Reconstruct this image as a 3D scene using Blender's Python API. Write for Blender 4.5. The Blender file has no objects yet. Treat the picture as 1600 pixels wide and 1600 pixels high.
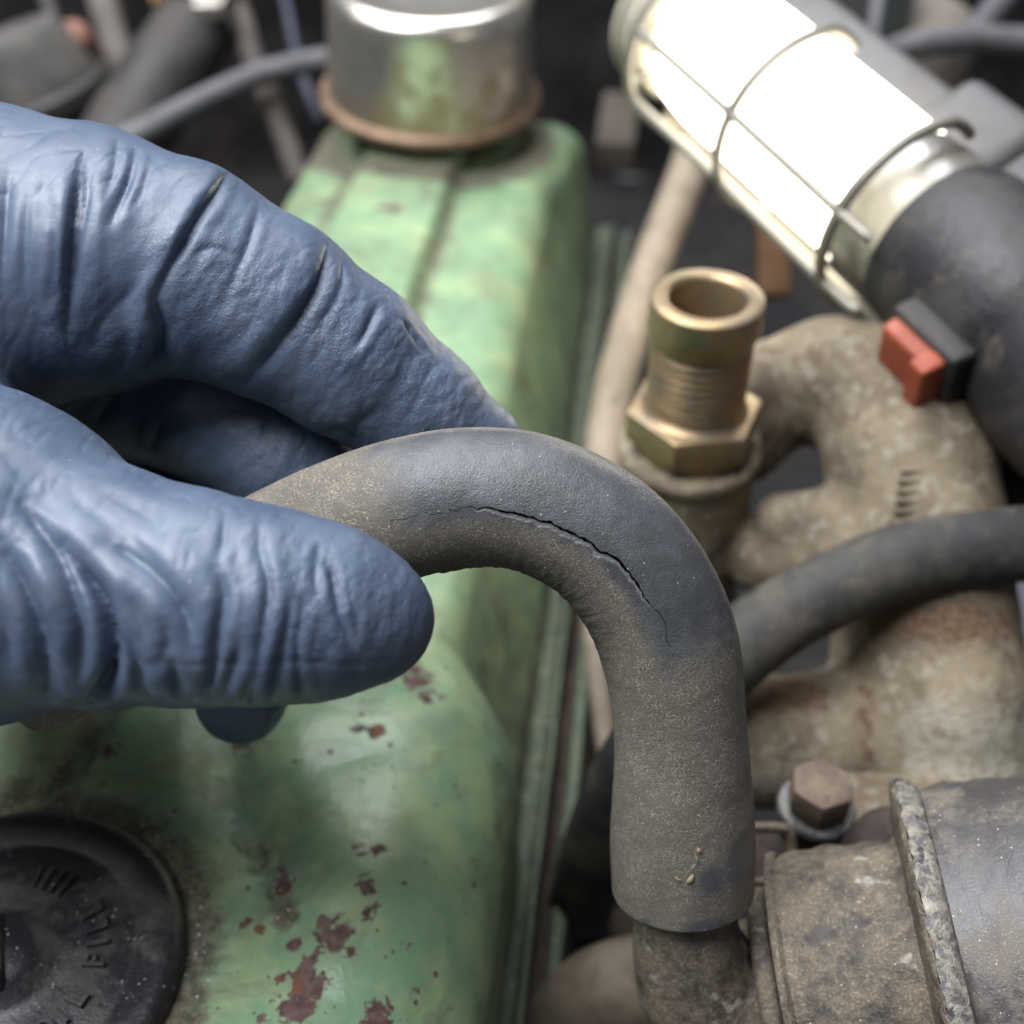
import bpy, bmesh, math, random
import numpy as np
from mathutils import Vector, Matrix
from mathutils.bvhtree import BVHTree

random.seed(7); rng = np.random.default_rng(7)
SC = bpy.context.scene
COL = SC.collection
MM = 0.001

# ------------------------------------------------------------------ camera, world, light, exposure
PITCH = math.radians(41.0)                     # phone held over the engine, looking 41 degrees down
F = 1931.0                                     # focal length in photo pixels (1600 px wide)
RIGHT = np.array([1.0, 0, 0])
FWD = np.array([0, math.cos(PITCH), -math.sin(PITCH)])
UP = np.array([0, math.sin(PITCH), math.cos(PITCH)])
CAMZ = 0.0                                     # the phone is the origin; everything below is in millimetres

cam = bpy.data.cameras.new('camera'); camo = bpy.data.objects.new('camera', cam); COL.objects.link(camo)
camo.rotation_euler = (math.radians(90) - PITCH, 0, 0)
cam.sensor_width = 36; cam.lens = 36 * F / 1600
cam.clip_start = 0.005; cam.clip_end = 20
cam.dof.use_dof = True; cam.dof.focus_distance = 0.160
cam.dof.aperture_fstop = (cam.lens / 1000) / 0.0031
SC.camera = camo

world = bpy.data.worlds.new('World'); SC.world = world; world.use_nodes = True
bg = world.node_tree.nodes['Background']
bg.inputs[0].default_value = (0.80, 0.84, 0.92, 1); bg.inputs[1].default_value = 0.145

def area(name, loc, target, size, power, col):
    l = bpy.data.lights.new(name, 'AREA'); l.shape = 'RECTANGLE'; l.size, l.size_y = size
    l.energy = power; l.color = col
    o = bpy.data.objects.new(name, l); COL.objects.link(o); o.location = loc
    o.rotation_euler = (Vector(target) - Vector(loc)).to_track_quat('-Z', 'Y').to_euler()
    return o
# daylight from the open garage door, above and to the left behind the phone, and a weaker shop ceiling light
area('daylight_opening', (-0.42, 0.10, 0.85), (0, 0.14, -0.15), (0.7, 0.7), 22, (0.95, 0.97, 1.0))
area('ceiling_light', (-0.10, 0.95, 1.05), (0, 0.2, -0.2), (1.1, 0.5), 15, (0.95, 0.97, 1.0))

SC.view_settings.view_transform = 'Standard'; SC.view_settings.look = 'None'
SC.view_settings.exposure = 0.3; SC.view_settings.gamma = 1.0
SC.render.engine = 'CYCLES'
SC.cycles.use_denoising = True; SC.cycles.use_adaptive_sampling = True; SC.cycles.adaptive_threshold = 0.02
SC.cycles.max_bounces = 8; SC.cycles.sample_clamp_indirect = 6.0
SC.cycles.caustics_reflective = False; SC.cycles.caustics_refractive = False

# ------------------------------------------------------------------ helpers: space
def P(px, py, d):
    """photo pixel + distance along the view axis (mm) -> world point in mm"""
    return d * (FWD + (px - 800) / F * RIGHT + (800 - py) / F * UP)
def PP(pts):
    return np.array([P(*p) for p in pts])
def proj(V):
    V = np.asarray(V, float); d = V @ FWD
    return np.stack([800 + F * (V @ RIGHT) / d, 800 - F * (V @ UP) / d, d], -1)
def unit(v):
    v = np.asarray(v, float); return v / np.linalg.norm(v)
def sstep(a, b, x):
    t = np.clip((np.asarray(x, float) - a) / (b - a), 0, 1); return t * t * (3 - 2 * t)

# ------------------------------------------------------------------ helpers: objects
def mesh_obj(name, V, Fq, mat=None, parent=None, smooth=True, attrs=None, sharp=None):
    """V in mm (world), Fq list/array of faces; one mesh object"""
    me = bpy.data.meshes.new(name)
    V = np.asarray(V, float) * MM
    if isinstance(Fq, np.ndarray):
        n, k = Fq.shape
        me.vertices.add(len(V)); me.vertices.foreach_set('co', V.astype(np.float32).ravel())
        me.loops.add(n * k); me.loops.foreach_set('vertex_index', Fq.astype(np.int32).ravel())
        me.polygons.add(n); me.polygons.foreach_set('loop_start', np.arange(0, n * k, k, dtype=np.int32))
        me.update(calc_edges=True)
    else:
        me.from_pydata(V.tolist(), [], [tuple(int(i) for i in f) for f in Fq]); me.update()
    me.validate()
    me.polygons.foreach_set('use_smooth', [smooth] * len(me.polygons))
    if sharp is not None and smooth:
        me.set_sharp_from_angle(angle=math.radians(sharp))
    for k, a in (attrs or {}).items():
        at = me.attributes.new(k, 'FLOAT', 'POINT'); at.data.foreach_set('value', np.asarray(a, np.float32))
    o = bpy.data.objects.new(name, me); COL.objects.link(o)
    if mat: me.materials.append(mat)
    if parent is not None:
        o.parent = parent; o.matrix_parent_inverse = Matrix.Translation(-Vector(parent.location))
    return o
def thing(name, label, cat, loc, group=None):
    o = bpy.data.objects.new(name, None); COL.objects.link(o); o.empty_display_size = 0.01
    o.location = Vector(np.asarray(loc) * MM); tag(o, label, cat, group); return o
def tag(o, label, cat, group=None, kind=None):
    if label: o['label'] = label
    if cat: o['category'] = cat
    if group: o['group'] = group
    if kind: o['kind'] = kind
    return o

# ------------------------------------------------------------------ helpers: shapes
def grid_faces(n, m, wrap=True, off=0):
    i = np.arange(n - 1)[:, None]; j = np.arange(m if wrap else m - 1)[None, :]
    j2 = (j + 1) % m
    a = i * m + j; b = i * m + j2; c = (i + 1) * m + j2; d = (i + 1) * m + j
    return np.stack([a, b, c, d], -1).reshape(-1, 4) + off
def spline(pts, step):
    """Catmull-Rom through points, resampled by arc length (columns after the third are carried along)"""
    p = np.asarray(pts, float); p = np.vstack([2 * p[0] - p[1], p, 2 * p[-1] - p[-2]]); out = []
    for k in range(1, len(p) - 2):
        t = np.linspace(0, 1, 60, endpoint=False)[:, None]
        a, b, c, d = p[k - 1], p[k], p[k + 1], p[k + 2]
        out.append(0.5 * ((2 * b) + (c - a) * t + (2 * a - 5 * b + 4 * c - d) * t ** 2 + (3 * b - a - 3 * c + d) * t ** 3))
    out.append(p[-2][None]); q = np.vstack(out)
    s = np.concatenate([[0], np.cumsum(np.linalg.norm(np.diff(q[:, :3], axis=0), axis=1))])
    if np.isscalar(step): S = np.linspace(0, s[-1], max(2, int(s[-1] / step) + 1))
    else: S = step(s[-1])
    return np.stack([np.interp(S, s, q[:, k]) for k in range(q.shape[1])], -1), S
def frames(c, ref):
    t = np.gradient(c, axis=0); t /= np.linalg.norm(t, axis=1)[:, None]
    e1 = ref - (t @ ref)[:, None] * t; e1 /= np.linalg.norm(e1, axis=1)[:, None]
    return t, e1, np.cross(t, e1)
def tube(name, pts, r, mat, parent=None, seg=28, step=2.0, ref=None, wob=0.0, rough=0.0, cap=True):
    """swept round tube through world points (mm); r a number or one per point"""
    pts = np.asarray(pts, float); r = np.full(len(pts), r) if np.isscalar(r) else np.asarray(r, float)
    q, S = spline(np.column_stack([pts, r]), step)
    ref = -FWD if ref is None else unit(ref)
    t, e1, e2 = frames(q[:, :3], ref)
    th = np.linspace(0, 2 * np.pi, seg, endpoint=False)
    rr = q[:, 3][:, None] * (1 + wob * (np.sin(S[:, None] * .21 + 2 * th[None]) + np.sin(S[:, None] * .083 + 1.3)) * .5)
    if rough: rr = rr + rough * rng.standard_normal(rr.shape)
    V = q[:, None, :3] + rr[..., None] * (np.cos(th)[None, :, None] * e1[:, None] + np.sin(th)[None, :, None] * e2[:, None])
    n = len(q); V = V.reshape(-1, 3); Fq = [tuple(f) for f in grid_faces(n, seg)]
    if cap:
        Fq += [tuple(range(seg))[::-1], tuple(range((n - 1) * seg, n * seg))]
    return mesh_obj(name, V, Fq, mat, parent, True, sharp=50)
def lathe(name, prof, origin, axis, mat, parent=None, seg=64, fn=None, sharp=40, attrs=None, ref=None, closed=False):
    """prof: list of (radius, height along axis); fn(theta, r, h) -> (r, h) modifies rows"""
    axis = unit(axis); ref = np.array([0.0, -1, 0]) if ref is None else np.asarray(ref, float)
    if abs(axis @ unit(ref)) > .95: ref = np.array([0.0, 0, 1])
    e1 = unit(ref - (ref @ axis) * axis); e2 = np.cross(axis, e1)
    th = np.linspace(0, 2 * np.pi, seg, endpoint=False); V = []
    for r, h in prof:
        R = np.full(seg, float(r)); H = np.full(seg, float(h))
        if fn: R, H = fn(th, R, H)
        V.append(np.asarray(origin) + R[:, None] * (np.cos(th)[:, None] * e1 + np.sin(th)[:, None] * e2) + H[:, None] * axis)
    V = np.vstack(V); Fq = [tuple(f) for f in grid_faces(len(prof), seg)]
    if prof[0][0] > .01 and not closed: Fq.append(tuple(range(seg))[::-1])
    if prof[-1][0] > .01 and not closed: Fq.append(tuple(range((len(prof) - 1) * seg, len(prof) * seg)))
    if closed: Fq += [tuple(f) for f in np.stack([(len(prof) - 1) * seg + np.arange(seg), (len(prof) - 1) * seg + (np.arange(seg) + 1) % seg, (np.arange(seg) + 1) % seg, np.arange(seg)], -1)]
    return mesh_obj(name, V, Fq, mat, parent, True, sharp=sharp)
def arcp(cx, cy, r, a0, a1, n=7):
    return [(cx + r * math.cos(math.radians(a)), cy + r * math.sin(math.radians(a))) for a in np.linspace(a0, a1, n)]
def box(name, c, ax, half, mat, parent=None, bev=1.0, seg=3, taper=None):
    """bevelled box: centre, 3 axes (rows), half sizes (mm)"""
    bm = bmesh.new(); bmesh.ops.create_cube(bm, size=2)
    for v in bm.verts:
        v.co = Vector((v.co.x * half[0], v.co.y * half[1], v.co.z * half[2]))
        if taper and v.co.z > 0: v.co.x *= taper; v.co.y *= taper
    if bev: bmesh.ops.bevel(bm, geom=bm.edges[:], offset=bev, segments=seg, profile=.6, affect='EDGES')
    A = np.array(ax, float); V = np.array([v.co[:] for v in bm.verts]) @ A + np.asarray(c)
    Fq = [[v.index for v in f.verts] for f in bm.faces]; bm.free()
    return mesh_obj(name, V, Fq, mat, parent, True, sharp=35)
def prism(name, poly, c, ax, h, mat, parent=None, bev=.4):
    """polygon (2-D, mm) extruded h along the third axis, bevelled"""
    bm = bmesh.new(); vs = [bm.verts.new((x, y, 0)) for x, y in poly]; f = bm.faces.new(vs)
    r = bmesh.ops.extrude_face_region(bm, geom=[f])
    for v in [g for g in r['geom'] if isinstance(g, bmesh.types.BMVert)]: v.co.z += h
    bmesh.ops.recalc_face_normals(bm, faces=bm.faces[:])
    if bev: bmesh.ops.bevel(bm, geom=bm.edges[:], offset=bev, segments=2, profile=.6, affect='EDGES')
    bm.verts.index_update(); A = np.array(ax, float); V = np.array([v.co[:] for v in bm.verts]) @ A + np.asarray(c)
    Fq = [[v.index for v in f.verts] for f in bm.faces]; bm.free()
    return mesh_obj(name, V, Fq, mat, parent, True, sharp=30)

def surface_nets(D, org, h):
    """iso-surface D=0 of a sampled distance field -> vertices, quads"""
    s = D < 0; nx, ny, nz = D.shape
    cell = np.zeros((nx - 1, ny - 1, nz - 1), np.int8)
    for dx in (0, 1):
        for dy in (0, 1):
            for dz in (0, 1): cell += s[dx:nx - 1 + dx, dy:ny - 1 + dy, dz:nz - 1 + dz]
    act = np.argwhere((cell > 0) & (cell < 8))
    idx = np.full(cell.shape, -1, np.int64); idx[tuple(act.T)] = np.arange(len(act))
    acc = np.zeros((len(act), 3)); cnt = np.zeros(len(act))
    cor = [(a, b, c) for a in (0, 1) for b in (0, 1) for c in (0, 1)]
    for a in cor:
        for k in range(3):
            if a[k]: continue
            b = list(a); b[k] = 1
            va = D[tuple((act + a).T)]; vb = D[tuple((act + b).T)]; m = (va < 0) != (vb < 0)
            t = np.where(m, va / np.where(m, va - vb, 1), 0)
            p = np.tile(np.array(a, float), (len(act), 1)); p[:, k] = t
            acc[m] += p[m]; cnt[m] += 1
    V = org + h * (act + acc / cnt[:, None]); Q = []
    for k in range(3):
        sl0 = [slice(1, n - 1) for n in D.shape]; sl0[k] = slice(0, D.shape[k] - 1); sl1 = list(sl0); sl1[k] = slice(1, D.shape[k])
        e = s[tuple(sl0)] != s[tuple(sl1)]; flip = s[tuple(sl0)][e]
        g = np.argwhere(e); o1 = [0, 0, 0]
        g = g + np.array([0 if q == k else 1 for q in range(3)])
        u, v = (k + 1) % 3, (k + 2) % 3; eu = np.eye(3, dtype=int)[u]; ev = np.eye(3, dtype=int)[v]
        q = np.stack([idx[tuple((g - eu - ev).T)], idx[tuple((g - ev).T)], idx[tuple(g.T)], idx[tuple((g - eu).T)]], -1)
        q[~flip] = q[~flip][:, ::-1]; Q.append(q)
    return V, np.vstack(Q)
def smin(a, b, k):
    h = np.clip(.5 + .5 * (b - a) / k, 0, 1); return b + (a - b) * h - k * h * (1 - h)
def chain(X, pts, rad, k):
    """smoothly joined tapered capsules along points"""
    out = None
    for a, b, ra, rb in zip(pts[:-1], pts[1:], rad[:-1], rad[1:]):
        ab = b - a; t = np.clip(((X - a) @ ab) / (ab @ ab), 0, 1)
        d = np.sqrt(((X - a - t[..., None] * ab) ** 2).sum(-1)) - (ra + (rb - ra) * t)
        out = d if out is None else smin(out, d, k)
    return out
def sample_grid(lo, hi, h):
    n = np.ceil((np.asarray(hi) - lo) / h).astype(int) + 1
    g = np.stack(np.meshgrid(*[lo[k] + h * np.arange(n[k]) for k in range(3)], indexing='ij'), -1)
    return g.astype(np.float32)
def vnoise(X, scale, seed=0, octv=3):
    """cheap smooth value noise on points (for displacement)"""
    X = np.asarray(X, float) / scale; out = np.zeros(len(X)); amp = 1.0; tot = 0
    for o in range(octv):
        i = np.floor(X).astype(np.int64); f = X - i; f = f * f * (3 - 2 * f); v = 0
        for c in range(8):
            d = np.array([c & 1, (c >> 1) & 1, c >> 2]); j = i + d
            hsh = (j[:, 0] * 73856093 ^ j[:, 1] * 19349663 ^ j[:, 2] * 83492791 ^ (seed + o) * 2654435761) & 0x7fffffff
            hsh = (hsh * 1103515245 + 12345) & 0x7fffffff
            w = np.prod(np.where(d, f, 1 - f), axis=1); v = v + w * (((hsh >> 8) & 0xffff) / 32767.5 - 1)
        out += amp * v; tot += amp; amp *= .5; X = X * 2.03 + 17.1
    return out / tot
def vnormals(V, Q):
    n = np.cross(V[Q[:, 2]] - V[Q[:, 0]], V[Q[:, 3]] - V[Q[:, 1]]) if Q.shape[1] == 4 else np.cross(V[Q[:, 1]] - V[Q[:, 0]], V[Q[:, 2]] - V[Q[:, 0]])
    out = np.stack([sum(np.bincount(Q[:, k], n[:, j], len(V)) for k in range(Q.shape[1])) for j in range(3)], -1)
    return out / np.maximum(np.linalg.norm(out, axis=1), 1e-9)[:, None]
def bvh(V, Q): return BVHTree.FromPolygons([tuple(v) for v in V], [tuple(int(i) for i in q) for q in Q])
def hit(tree, px, py):
    d = unit(P(px, py, 1.0)); r = tree.ray_cast(Vector((0, 0, 0)), Vector(d)); return None if r[0] is None else np.array(r[0])
def polydist(V, pl):
    """distance of points to a polyline, and position along it 0..1"""
    best = np.full(len(V), 1e9); par = np.zeros(len(V)); n = len(pl) - 1
    for k in range(n):
        a, b = pl[k], pl[k + 1]; ab = b - a; t = np.clip(((V - a) @ ab) / max(ab @ ab, 1e-9), 0, 1)
        d = np.linalg.norm(V - a - t[:, None] * ab, axis=1); m = d < best
        best[m] = d[m]; par[m] = (k + t[m]) / n
    return best, par
def subdivide(V, Q, n=1):
    me = bpy.data.meshes.new('tmp'); me.from_pydata(V.tolist(), [], Q.tolist())
    o = bpy.data.objects.new('tmp', me); COL.objects.link(o)
    m = o.modifiers.new('s', 'SUBSURF'); m.levels = m.render_levels = n
    dg = bpy.context.evaluated_depsgraph_get(); e = o.evaluated_get(dg).to_mesh()
    v = np.empty(len(e.vertices) * 3, np.float32); e.vertices.foreach_get('co', v)
    q = np.empty(len(e.loops), np.int32); e.loops.foreach_get('vertex_index', q)
    bpy.data.objects.remove(o); bpy.data.meshes.remove(me)
    return v.reshape(-1, 3).astype(float), q.reshape(-1, 4)

# ------------------------------------------------------------------ helpers: materials
class M:
    """small node builder; every coordinate is in millimetres of the object"""
    def __init__(s, name):
        s.m = bpy.data.materials.new(name); s.m.use_nodes = True; s.t = s.m.node_tree; s.n = s.t.nodes
        s.b = s.n['Principled BSDF']
        tc = s.n.new('ShaderNodeTexCoord'); mp = s.n.new('ShaderNodeVectorMath'); mp.operation = 'SCALE'
        mp.inputs['Scale'].default_value = 1000; s.L(tc.outputs['Object'], mp.inputs[0]); s.co = mp.outputs[0]
    def L(s, a, b): s.t.links.new(a, b)
    def put(s, v, sock):
        if isinstance(v, bpy.types.NodeSocket): s.L(v, sock)
        elif isinstance(v, (tuple, list)): sock.default_value = (*v, 1) if len(v) == 3 and sock.type == 'RGBA' else v
        else: sock.default_value = v
    def stretch(s, sx, sy, sz, rot=(0, 0, 0)):
        n = s.n.new('ShaderNodeMapping'); s.L(s.co, n.inputs[0]); n.inputs['Scale'].default_value = (sx, sy, sz); n.inputs['Rotation'].default_value = rot; return n.outputs[0]
    def noise(s, size, det=4, rough=.55, dist=0, vec=None):
        n = s.n.new('ShaderNodeTexNoise'); s.L(vec or s.co, n.inputs['Vector']); n.inputs['Scale'].default_value = 1 / size
        n.inputs['Detail'].default_value = det; n.inputs['Roughness'].default_value = rough; n.inputs['Distortion'].default_value = dist
        return n.outputs['Fac']
    def vor(s, size, feat='F1', vec=None, rand=1.0):
        n = s.n.new('ShaderNodeTexVoronoi'); s.L(vec or s.co, n.inputs['Vector']); n.feature = feat
        n.inputs['Scale'].default_value = 1 / size; n.inputs['Randomness'].default_value = rand; return n.outputs['Distance']
    def attr(s, name):
        n = s.n.new('ShaderNodeAttribute'); n.attribute_name = name; return n.outputs['Fac']
    def ramp(s, f, a, b, smooth=True):
        n = s.n.new('ShaderNodeMapRange'); n.interpolation_type = 'SMOOTHSTEP' if smooth else 'LINEAR'; s.put(f, n.inputs[0])
        n.inputs[1].default_value = a; n.inputs[2].default_value = b; return n.outputs[0]
    def lin(s, f, a, b, c, d):
        n = s.n.new('ShaderNodeMapRange'); s.put(f, n.inputs[0])
        for k, v in enumerate((a, b, c, d)): n.inputs[k + 1].default_value = v
        return n.outputs[0]
    def math(s, op, a, b=0.0, clamp=False):
        n = s.n.new('ShaderNodeMath'); n.operation = op; n.use_clamp = clamp; s.put(a, n.inputs[0]); s.put(b, n.inputs[1]); return n.outputs[0]
    def mul(s, a, b): return s.math('MULTIPLY', a, b)
    def add(s, a, b): return s.math('ADD', a, b)
    def mix(s, f, a, b):
        n = s.n.new('ShaderNodeMix'); n.data_type = 'RGBA'; s.put(f, n.inputs[0]); s.put(a, n.inputs[6]); s.put(b, n.inputs[7]); return n.outputs[2]
    def mixf(s, f, a, b):
        n = s.n.new('ShaderNodeMix'); s.put(f, n.inputs[0]); s.put(a, n.inputs[2]); s.put(b, n.inputs[3]); return n.outputs[0]
    def bump(s, h, mm, prev=None, strength=1.0):
        n = s.n.new('ShaderNodeBump'); n.inputs['Distance'].default_value = mm * MM; n.inputs['Strength'].default_value = strength
        s.L(h, n.inputs['Height'])
        if prev is not None: s.L(prev, n.inputs['Normal'])
        return n.outputs[0]
    def out(s, col, rough=.6, metal=0.0, normal=None, spec=.5, **kw):
        s.put(col, s.b.inputs['Base Color']); s.put(rough, s.b.inputs['Roughness']); s.put(metal, s.b.inputs['Metallic'])
        s.put(spec, s.b.inputs['Specular IOR Level'])
        if normal is not None: s.L(normal, s.b.inputs['Normal'])
        for k, v in kw.items(): s.put(v, s.b.inputs[k.replace('_', ' ')])
        return s.m
def grimy(name, c1, c2, c3=None, size=12, rough=.65, metal=0.0, bump=.3, spec=.4, fine=1.2, lo=.42, hi=.62, specks=0):
    m = M(name); f = m.ramp(m.noise(size, 6, .62), lo, hi); col = m.mix(f, c1, c2)
    if c3: col = m.mix(m.ramp(m.noise(size * .45, 5, .65, .6), .55, .68), col, c3)
    g = m.noise(fine, 4, .6); col = m.mix(m.lin(g, .3, .7, 0, .35), col, tuple(.6 * x for x in c1))
    if specks:
        sp = m.math('LESS_THAN', m.vor(specks), .16); k = m.math('GREATER_THAN', m.noise(specks * 2.3, 2), .52)
        col = m.mix(m.mul(sp, k), col, (.62, .56, .45))
    r = m.lin(f, 0, 1, rough, min(1, rough + .18)); b = m.bump(g, bump * .5); b = m.bump(m.noise(size * .6, 5, .6), bump, b)
    return m.out(col, r, metal, b, spec)

# ------------------------------------------------------------------ valve cover frame
AZ = math.radians(6.7); LX = np.array([math.sin(AZ), math.cos(AZ), 0]); WX = np.array([math.cos(AZ), -math.sin(AZ), 0]); ZX = np.array([0, 0, 1.0])
ZTOP, ZFL = -178.0, -236.0
def cov(l, w, z): return l * LX + w * WX + z * ZX
# ------------------------------------------------------------------ the setting: dark engine bay
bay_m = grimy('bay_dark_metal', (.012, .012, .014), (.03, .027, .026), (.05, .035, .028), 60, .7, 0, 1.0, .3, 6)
def slab(name, corners, mat, parent=None, n=14, dip=0):
    a, b, c, d = [np.asarray(x, float) for x in corners]; u = np.linspace(0, 1, n)
    V = np.array([(1 - v) * ((1 - t) * a + t * b) + v * ((1 - t) * d + t * c) for v in u for t in u])
    nrm = unit(np.cross(b - a, d - a)); V += nrm * (vnoise(V, 90, 3) * dip)[:, None]
    return mesh_obj(name, V, grid_faces(n, n, False), mat, parent)
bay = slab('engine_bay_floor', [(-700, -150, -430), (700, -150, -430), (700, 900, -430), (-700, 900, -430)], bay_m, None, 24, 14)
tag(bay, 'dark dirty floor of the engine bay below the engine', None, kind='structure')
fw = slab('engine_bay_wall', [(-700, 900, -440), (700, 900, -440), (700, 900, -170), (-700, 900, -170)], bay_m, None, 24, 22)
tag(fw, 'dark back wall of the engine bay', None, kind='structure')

# ------------------------------------------------------------------ green valve cover
def cover_row(l):
    """cross-section points (w, z) at length l, from the right foot over the top to the left foot"""
    nb = float(sstep(172, 142, l))                     # 1 in the broad filler section, 0 in the narrow one
    wt = -33 + 17.5 * nb; wb = -17.5 + 1.5 * nb; R = 13 + 11 * nb
    end = float(sstep(400, 432, l)); zt = ZTOP + 1.5 * nb - 6 * end - 1.0 * (1 - nb) + 2.2 * math.exp(-((l - 138) / 22) ** 2)
    far = float(sstep(360, 420, l)); wt += 9 * far
    wl = -114 - 6 * nb; wlb = wl - 12
    H = zt - ZFL; pts = []
    def corner(w_top, w_bot, R, sgn):
        a = np.array([w_bot, ZFL]); c = np.array([w_top, zt]); d1 = unit(a - c); d2 = np.array([-sgn, 0.0])
        ang = math.acos(np.clip(d1 @ d2, -1, 1)); tl = min(R / math.tan(ang / 2), .8 * H); RR = tl * math.tan(ang / 2)
        bis = unit(d1 + d2); ctr = c + bis * (RR / math.sin(ang / 2)); p0 = c + d1 * tl; p1 = c + d2 * tl
        a0 = math.atan2(*(p0 - ctr)[::-1]); a1 = math.atan2(*(p1 - ctr)[::-1])
        if sgn > 0 and a1 < a0: a1 += 2 * math.pi
        if sgn < 0 and a1 > a0: a1 -= 2 * math.pi
        return a, p0, ctr, RR, a0, a1, p1
    a, p0, ctr, RR, a0, a1, p1 = corner(wt, wb, R, 1)
    A2 = corner(wl, wlb, 15, -1)
    pts += [a + (p0 - a) * t for t in np.linspace(0, 1, 50, endpoint=False)]
    pts += [ctr + RR * np.array([math.cos(x), math.sin(x)]) for x in np.linspace(a0, a1, 34, endpoint=False)]
    q1 = A2[6]
    pts += [p1 + (q1 - p1) * t for t in np.linspace(0, 1, 130, endpoint=False)]
    pts += [A2[2] + A2[3] * np.array([math.cos(x), math.sin(x)]) for x in np.linspace(A2[5], A2[4], 22, endpoint=False)]
    pts += [A2[1] + (A2[0] - A2[1]) * t for t in np.linspace(0, 1, 20)]
    return np.array(pts)
ls = np.concatenate([np.arange(40, 70, 2.0), np.arange(70, 185, .6), np.arange(185, 440, 1.6)])
rows = []
for l in ls:
    c = cover_row(l)
    if l > 415:                                        # rounded far end
        t = min((l - 415) / 25, 1); k = math.sqrt(max(1 - t * t, 0)); zm = ZFL
        c = np.column_stack([-66 + (c[:, 0] + 66) * (.72 + .28 * k), zm + (c[:, 1] - zm) * k])
    rows.append(c)
C2 = np.array(rows); nl, nw = C2.shape[:2]
W, Zc, Lc = C2[..., 0].copy(), C2[..., 1].copy(), np.repeat(ls[:, None], nw, 1)
top = sstep(ZTOP - 9, ZTOP - 3, Zc)
rib = sstep(-94, -89.5, W) * sstep(-58.5, -63, W) * sstep(196, 214, Lc) * sstep(404, 396, Lc)
Zc += 5.2 * rib * top
V = (Lc[..., None] * LX + W[..., None] * WX + Zc[..., None] * ZX).reshape(-1, 3)
Q = grid_faces(nl, nw, False)
Nrm = vnormals(V, Q)
if Nrm[np.argmax(V[:, 2]), 2] < 0: Q = Q[:, ::-1].copy(); Nrm = -Nrm
V += Nrm * (vnoise(V, 38, 5, 2) * .9 + vnoise(V, 9, 8, 2) * .10)[:, None]
# valley pressed between the filler section and the right lobe, and the crest behind it
tree = bvh(V, Q)
def on_cover(pts): return np.array([h for h in (hit(tree, *p) for p in pts) if h is not None])
def dent(V, pl, width, depth, taper=True):
    d, t = polydist(V, pl); k = np.exp(-(d / width) ** 2) * (np.sin(np.pi * np.clip(t, .03, .97)) ** .5 if taper else 1)
    return k * depth
valley = on_cover([(415, 1080), (362, 1150), (356, 1230), (392, 1300), (432, 1370), (446, 1430)])
seam = on_cover([(215, 1060), (150, 1115), (120, 1165), (60, 1230), (-60, 1310)])
crest = on_cover([(560, 1075), (640, 1052), (700, 1090), (735, 1180), (750, 1290)])
lobe = on_cover([(560, 1180), (600, 1300), (610, 1450), (600, 1590)])
V += Nrm * (-dent(V, valley, 7.5, 4.6) + dent(V, valley + 10 * WX, 9, 1.8) + dent(V, valley - 8 * WX, 6, 1.2) - dent(V, seam, 3.5, 2.4) + dent(V, lobe, 15, 3.2))[:, None]
Nrm = vnormals(V, Q); tree = bvh(V, Q)
PJ = proj(V)
def blobs(lst):
    a = np.zeros(len(V))
    for x, y, r, s in lst:
        h = hit(tree, x, y)
        if h is None: continue
        rm = 1.55 * r * (h @ FWD) / F; a = np.maximum(a, .92 * s * np.exp(-(np.linalg.norm(V - h, axis=1) / rm) ** 2))
    return a
rust = blobs([(520, 1465, 24, 1.15), (505, 1440, 14, .9), (478, 1530, 24, 1.15), (465, 1570, 24, 1.15), (485, 1505, 16, 1.0), (440, 1385, 18, 1.0), (437, 1362, 12, .9),
    (570, 1385, 20, .85), (565, 1330, 18, .75), (580, 1420, 15, .8), (458, 1475, 11, 1.1), (405, 1452, 9, .9), (600, 1325, 10, .8), (440, 1528, 8, 1), (590, 1590, 22, 1.05),
    (587, 1142, 10, 1.25), (560, 1136, 10, .95), (172, 1175, 14, .95), (385, 1440, 9, .9), (632, 1380, 7, 1), (755, 1045, 12, .9), (735, 960, 9, .7), (612, 325, 15, .95),
    (650, 1055, 26, .95), (668, 1085, 18, .8), (375, 1230, 14, .7), (375, 1160, 18, .75), (400, 1330, 9, .6), (720, 1140, 20, .55), (735, 1050, 18, .7), (545, 1490, 9, .8), (640, 1480, 7, .8), (650, 1545, 8, .8), (410, 1590, 9, .9), (700, 1350, 8, .6)])
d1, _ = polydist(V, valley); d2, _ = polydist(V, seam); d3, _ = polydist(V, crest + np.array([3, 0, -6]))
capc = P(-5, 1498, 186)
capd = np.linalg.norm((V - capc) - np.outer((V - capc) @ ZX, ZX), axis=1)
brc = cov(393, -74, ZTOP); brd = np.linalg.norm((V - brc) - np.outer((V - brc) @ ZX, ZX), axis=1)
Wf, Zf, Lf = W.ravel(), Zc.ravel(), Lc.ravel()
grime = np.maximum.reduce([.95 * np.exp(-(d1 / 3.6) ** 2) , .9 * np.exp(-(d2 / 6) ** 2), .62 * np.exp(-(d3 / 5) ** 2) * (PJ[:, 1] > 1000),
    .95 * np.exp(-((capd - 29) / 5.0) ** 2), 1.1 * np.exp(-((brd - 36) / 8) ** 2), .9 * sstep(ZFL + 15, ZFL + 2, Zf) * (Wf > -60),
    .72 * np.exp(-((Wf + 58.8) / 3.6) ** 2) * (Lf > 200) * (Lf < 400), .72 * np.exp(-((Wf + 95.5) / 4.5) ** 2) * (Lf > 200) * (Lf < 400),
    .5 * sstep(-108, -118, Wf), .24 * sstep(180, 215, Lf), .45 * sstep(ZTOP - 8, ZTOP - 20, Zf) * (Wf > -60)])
grime = np.where((capd < 25), 1.0, grime)

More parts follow.
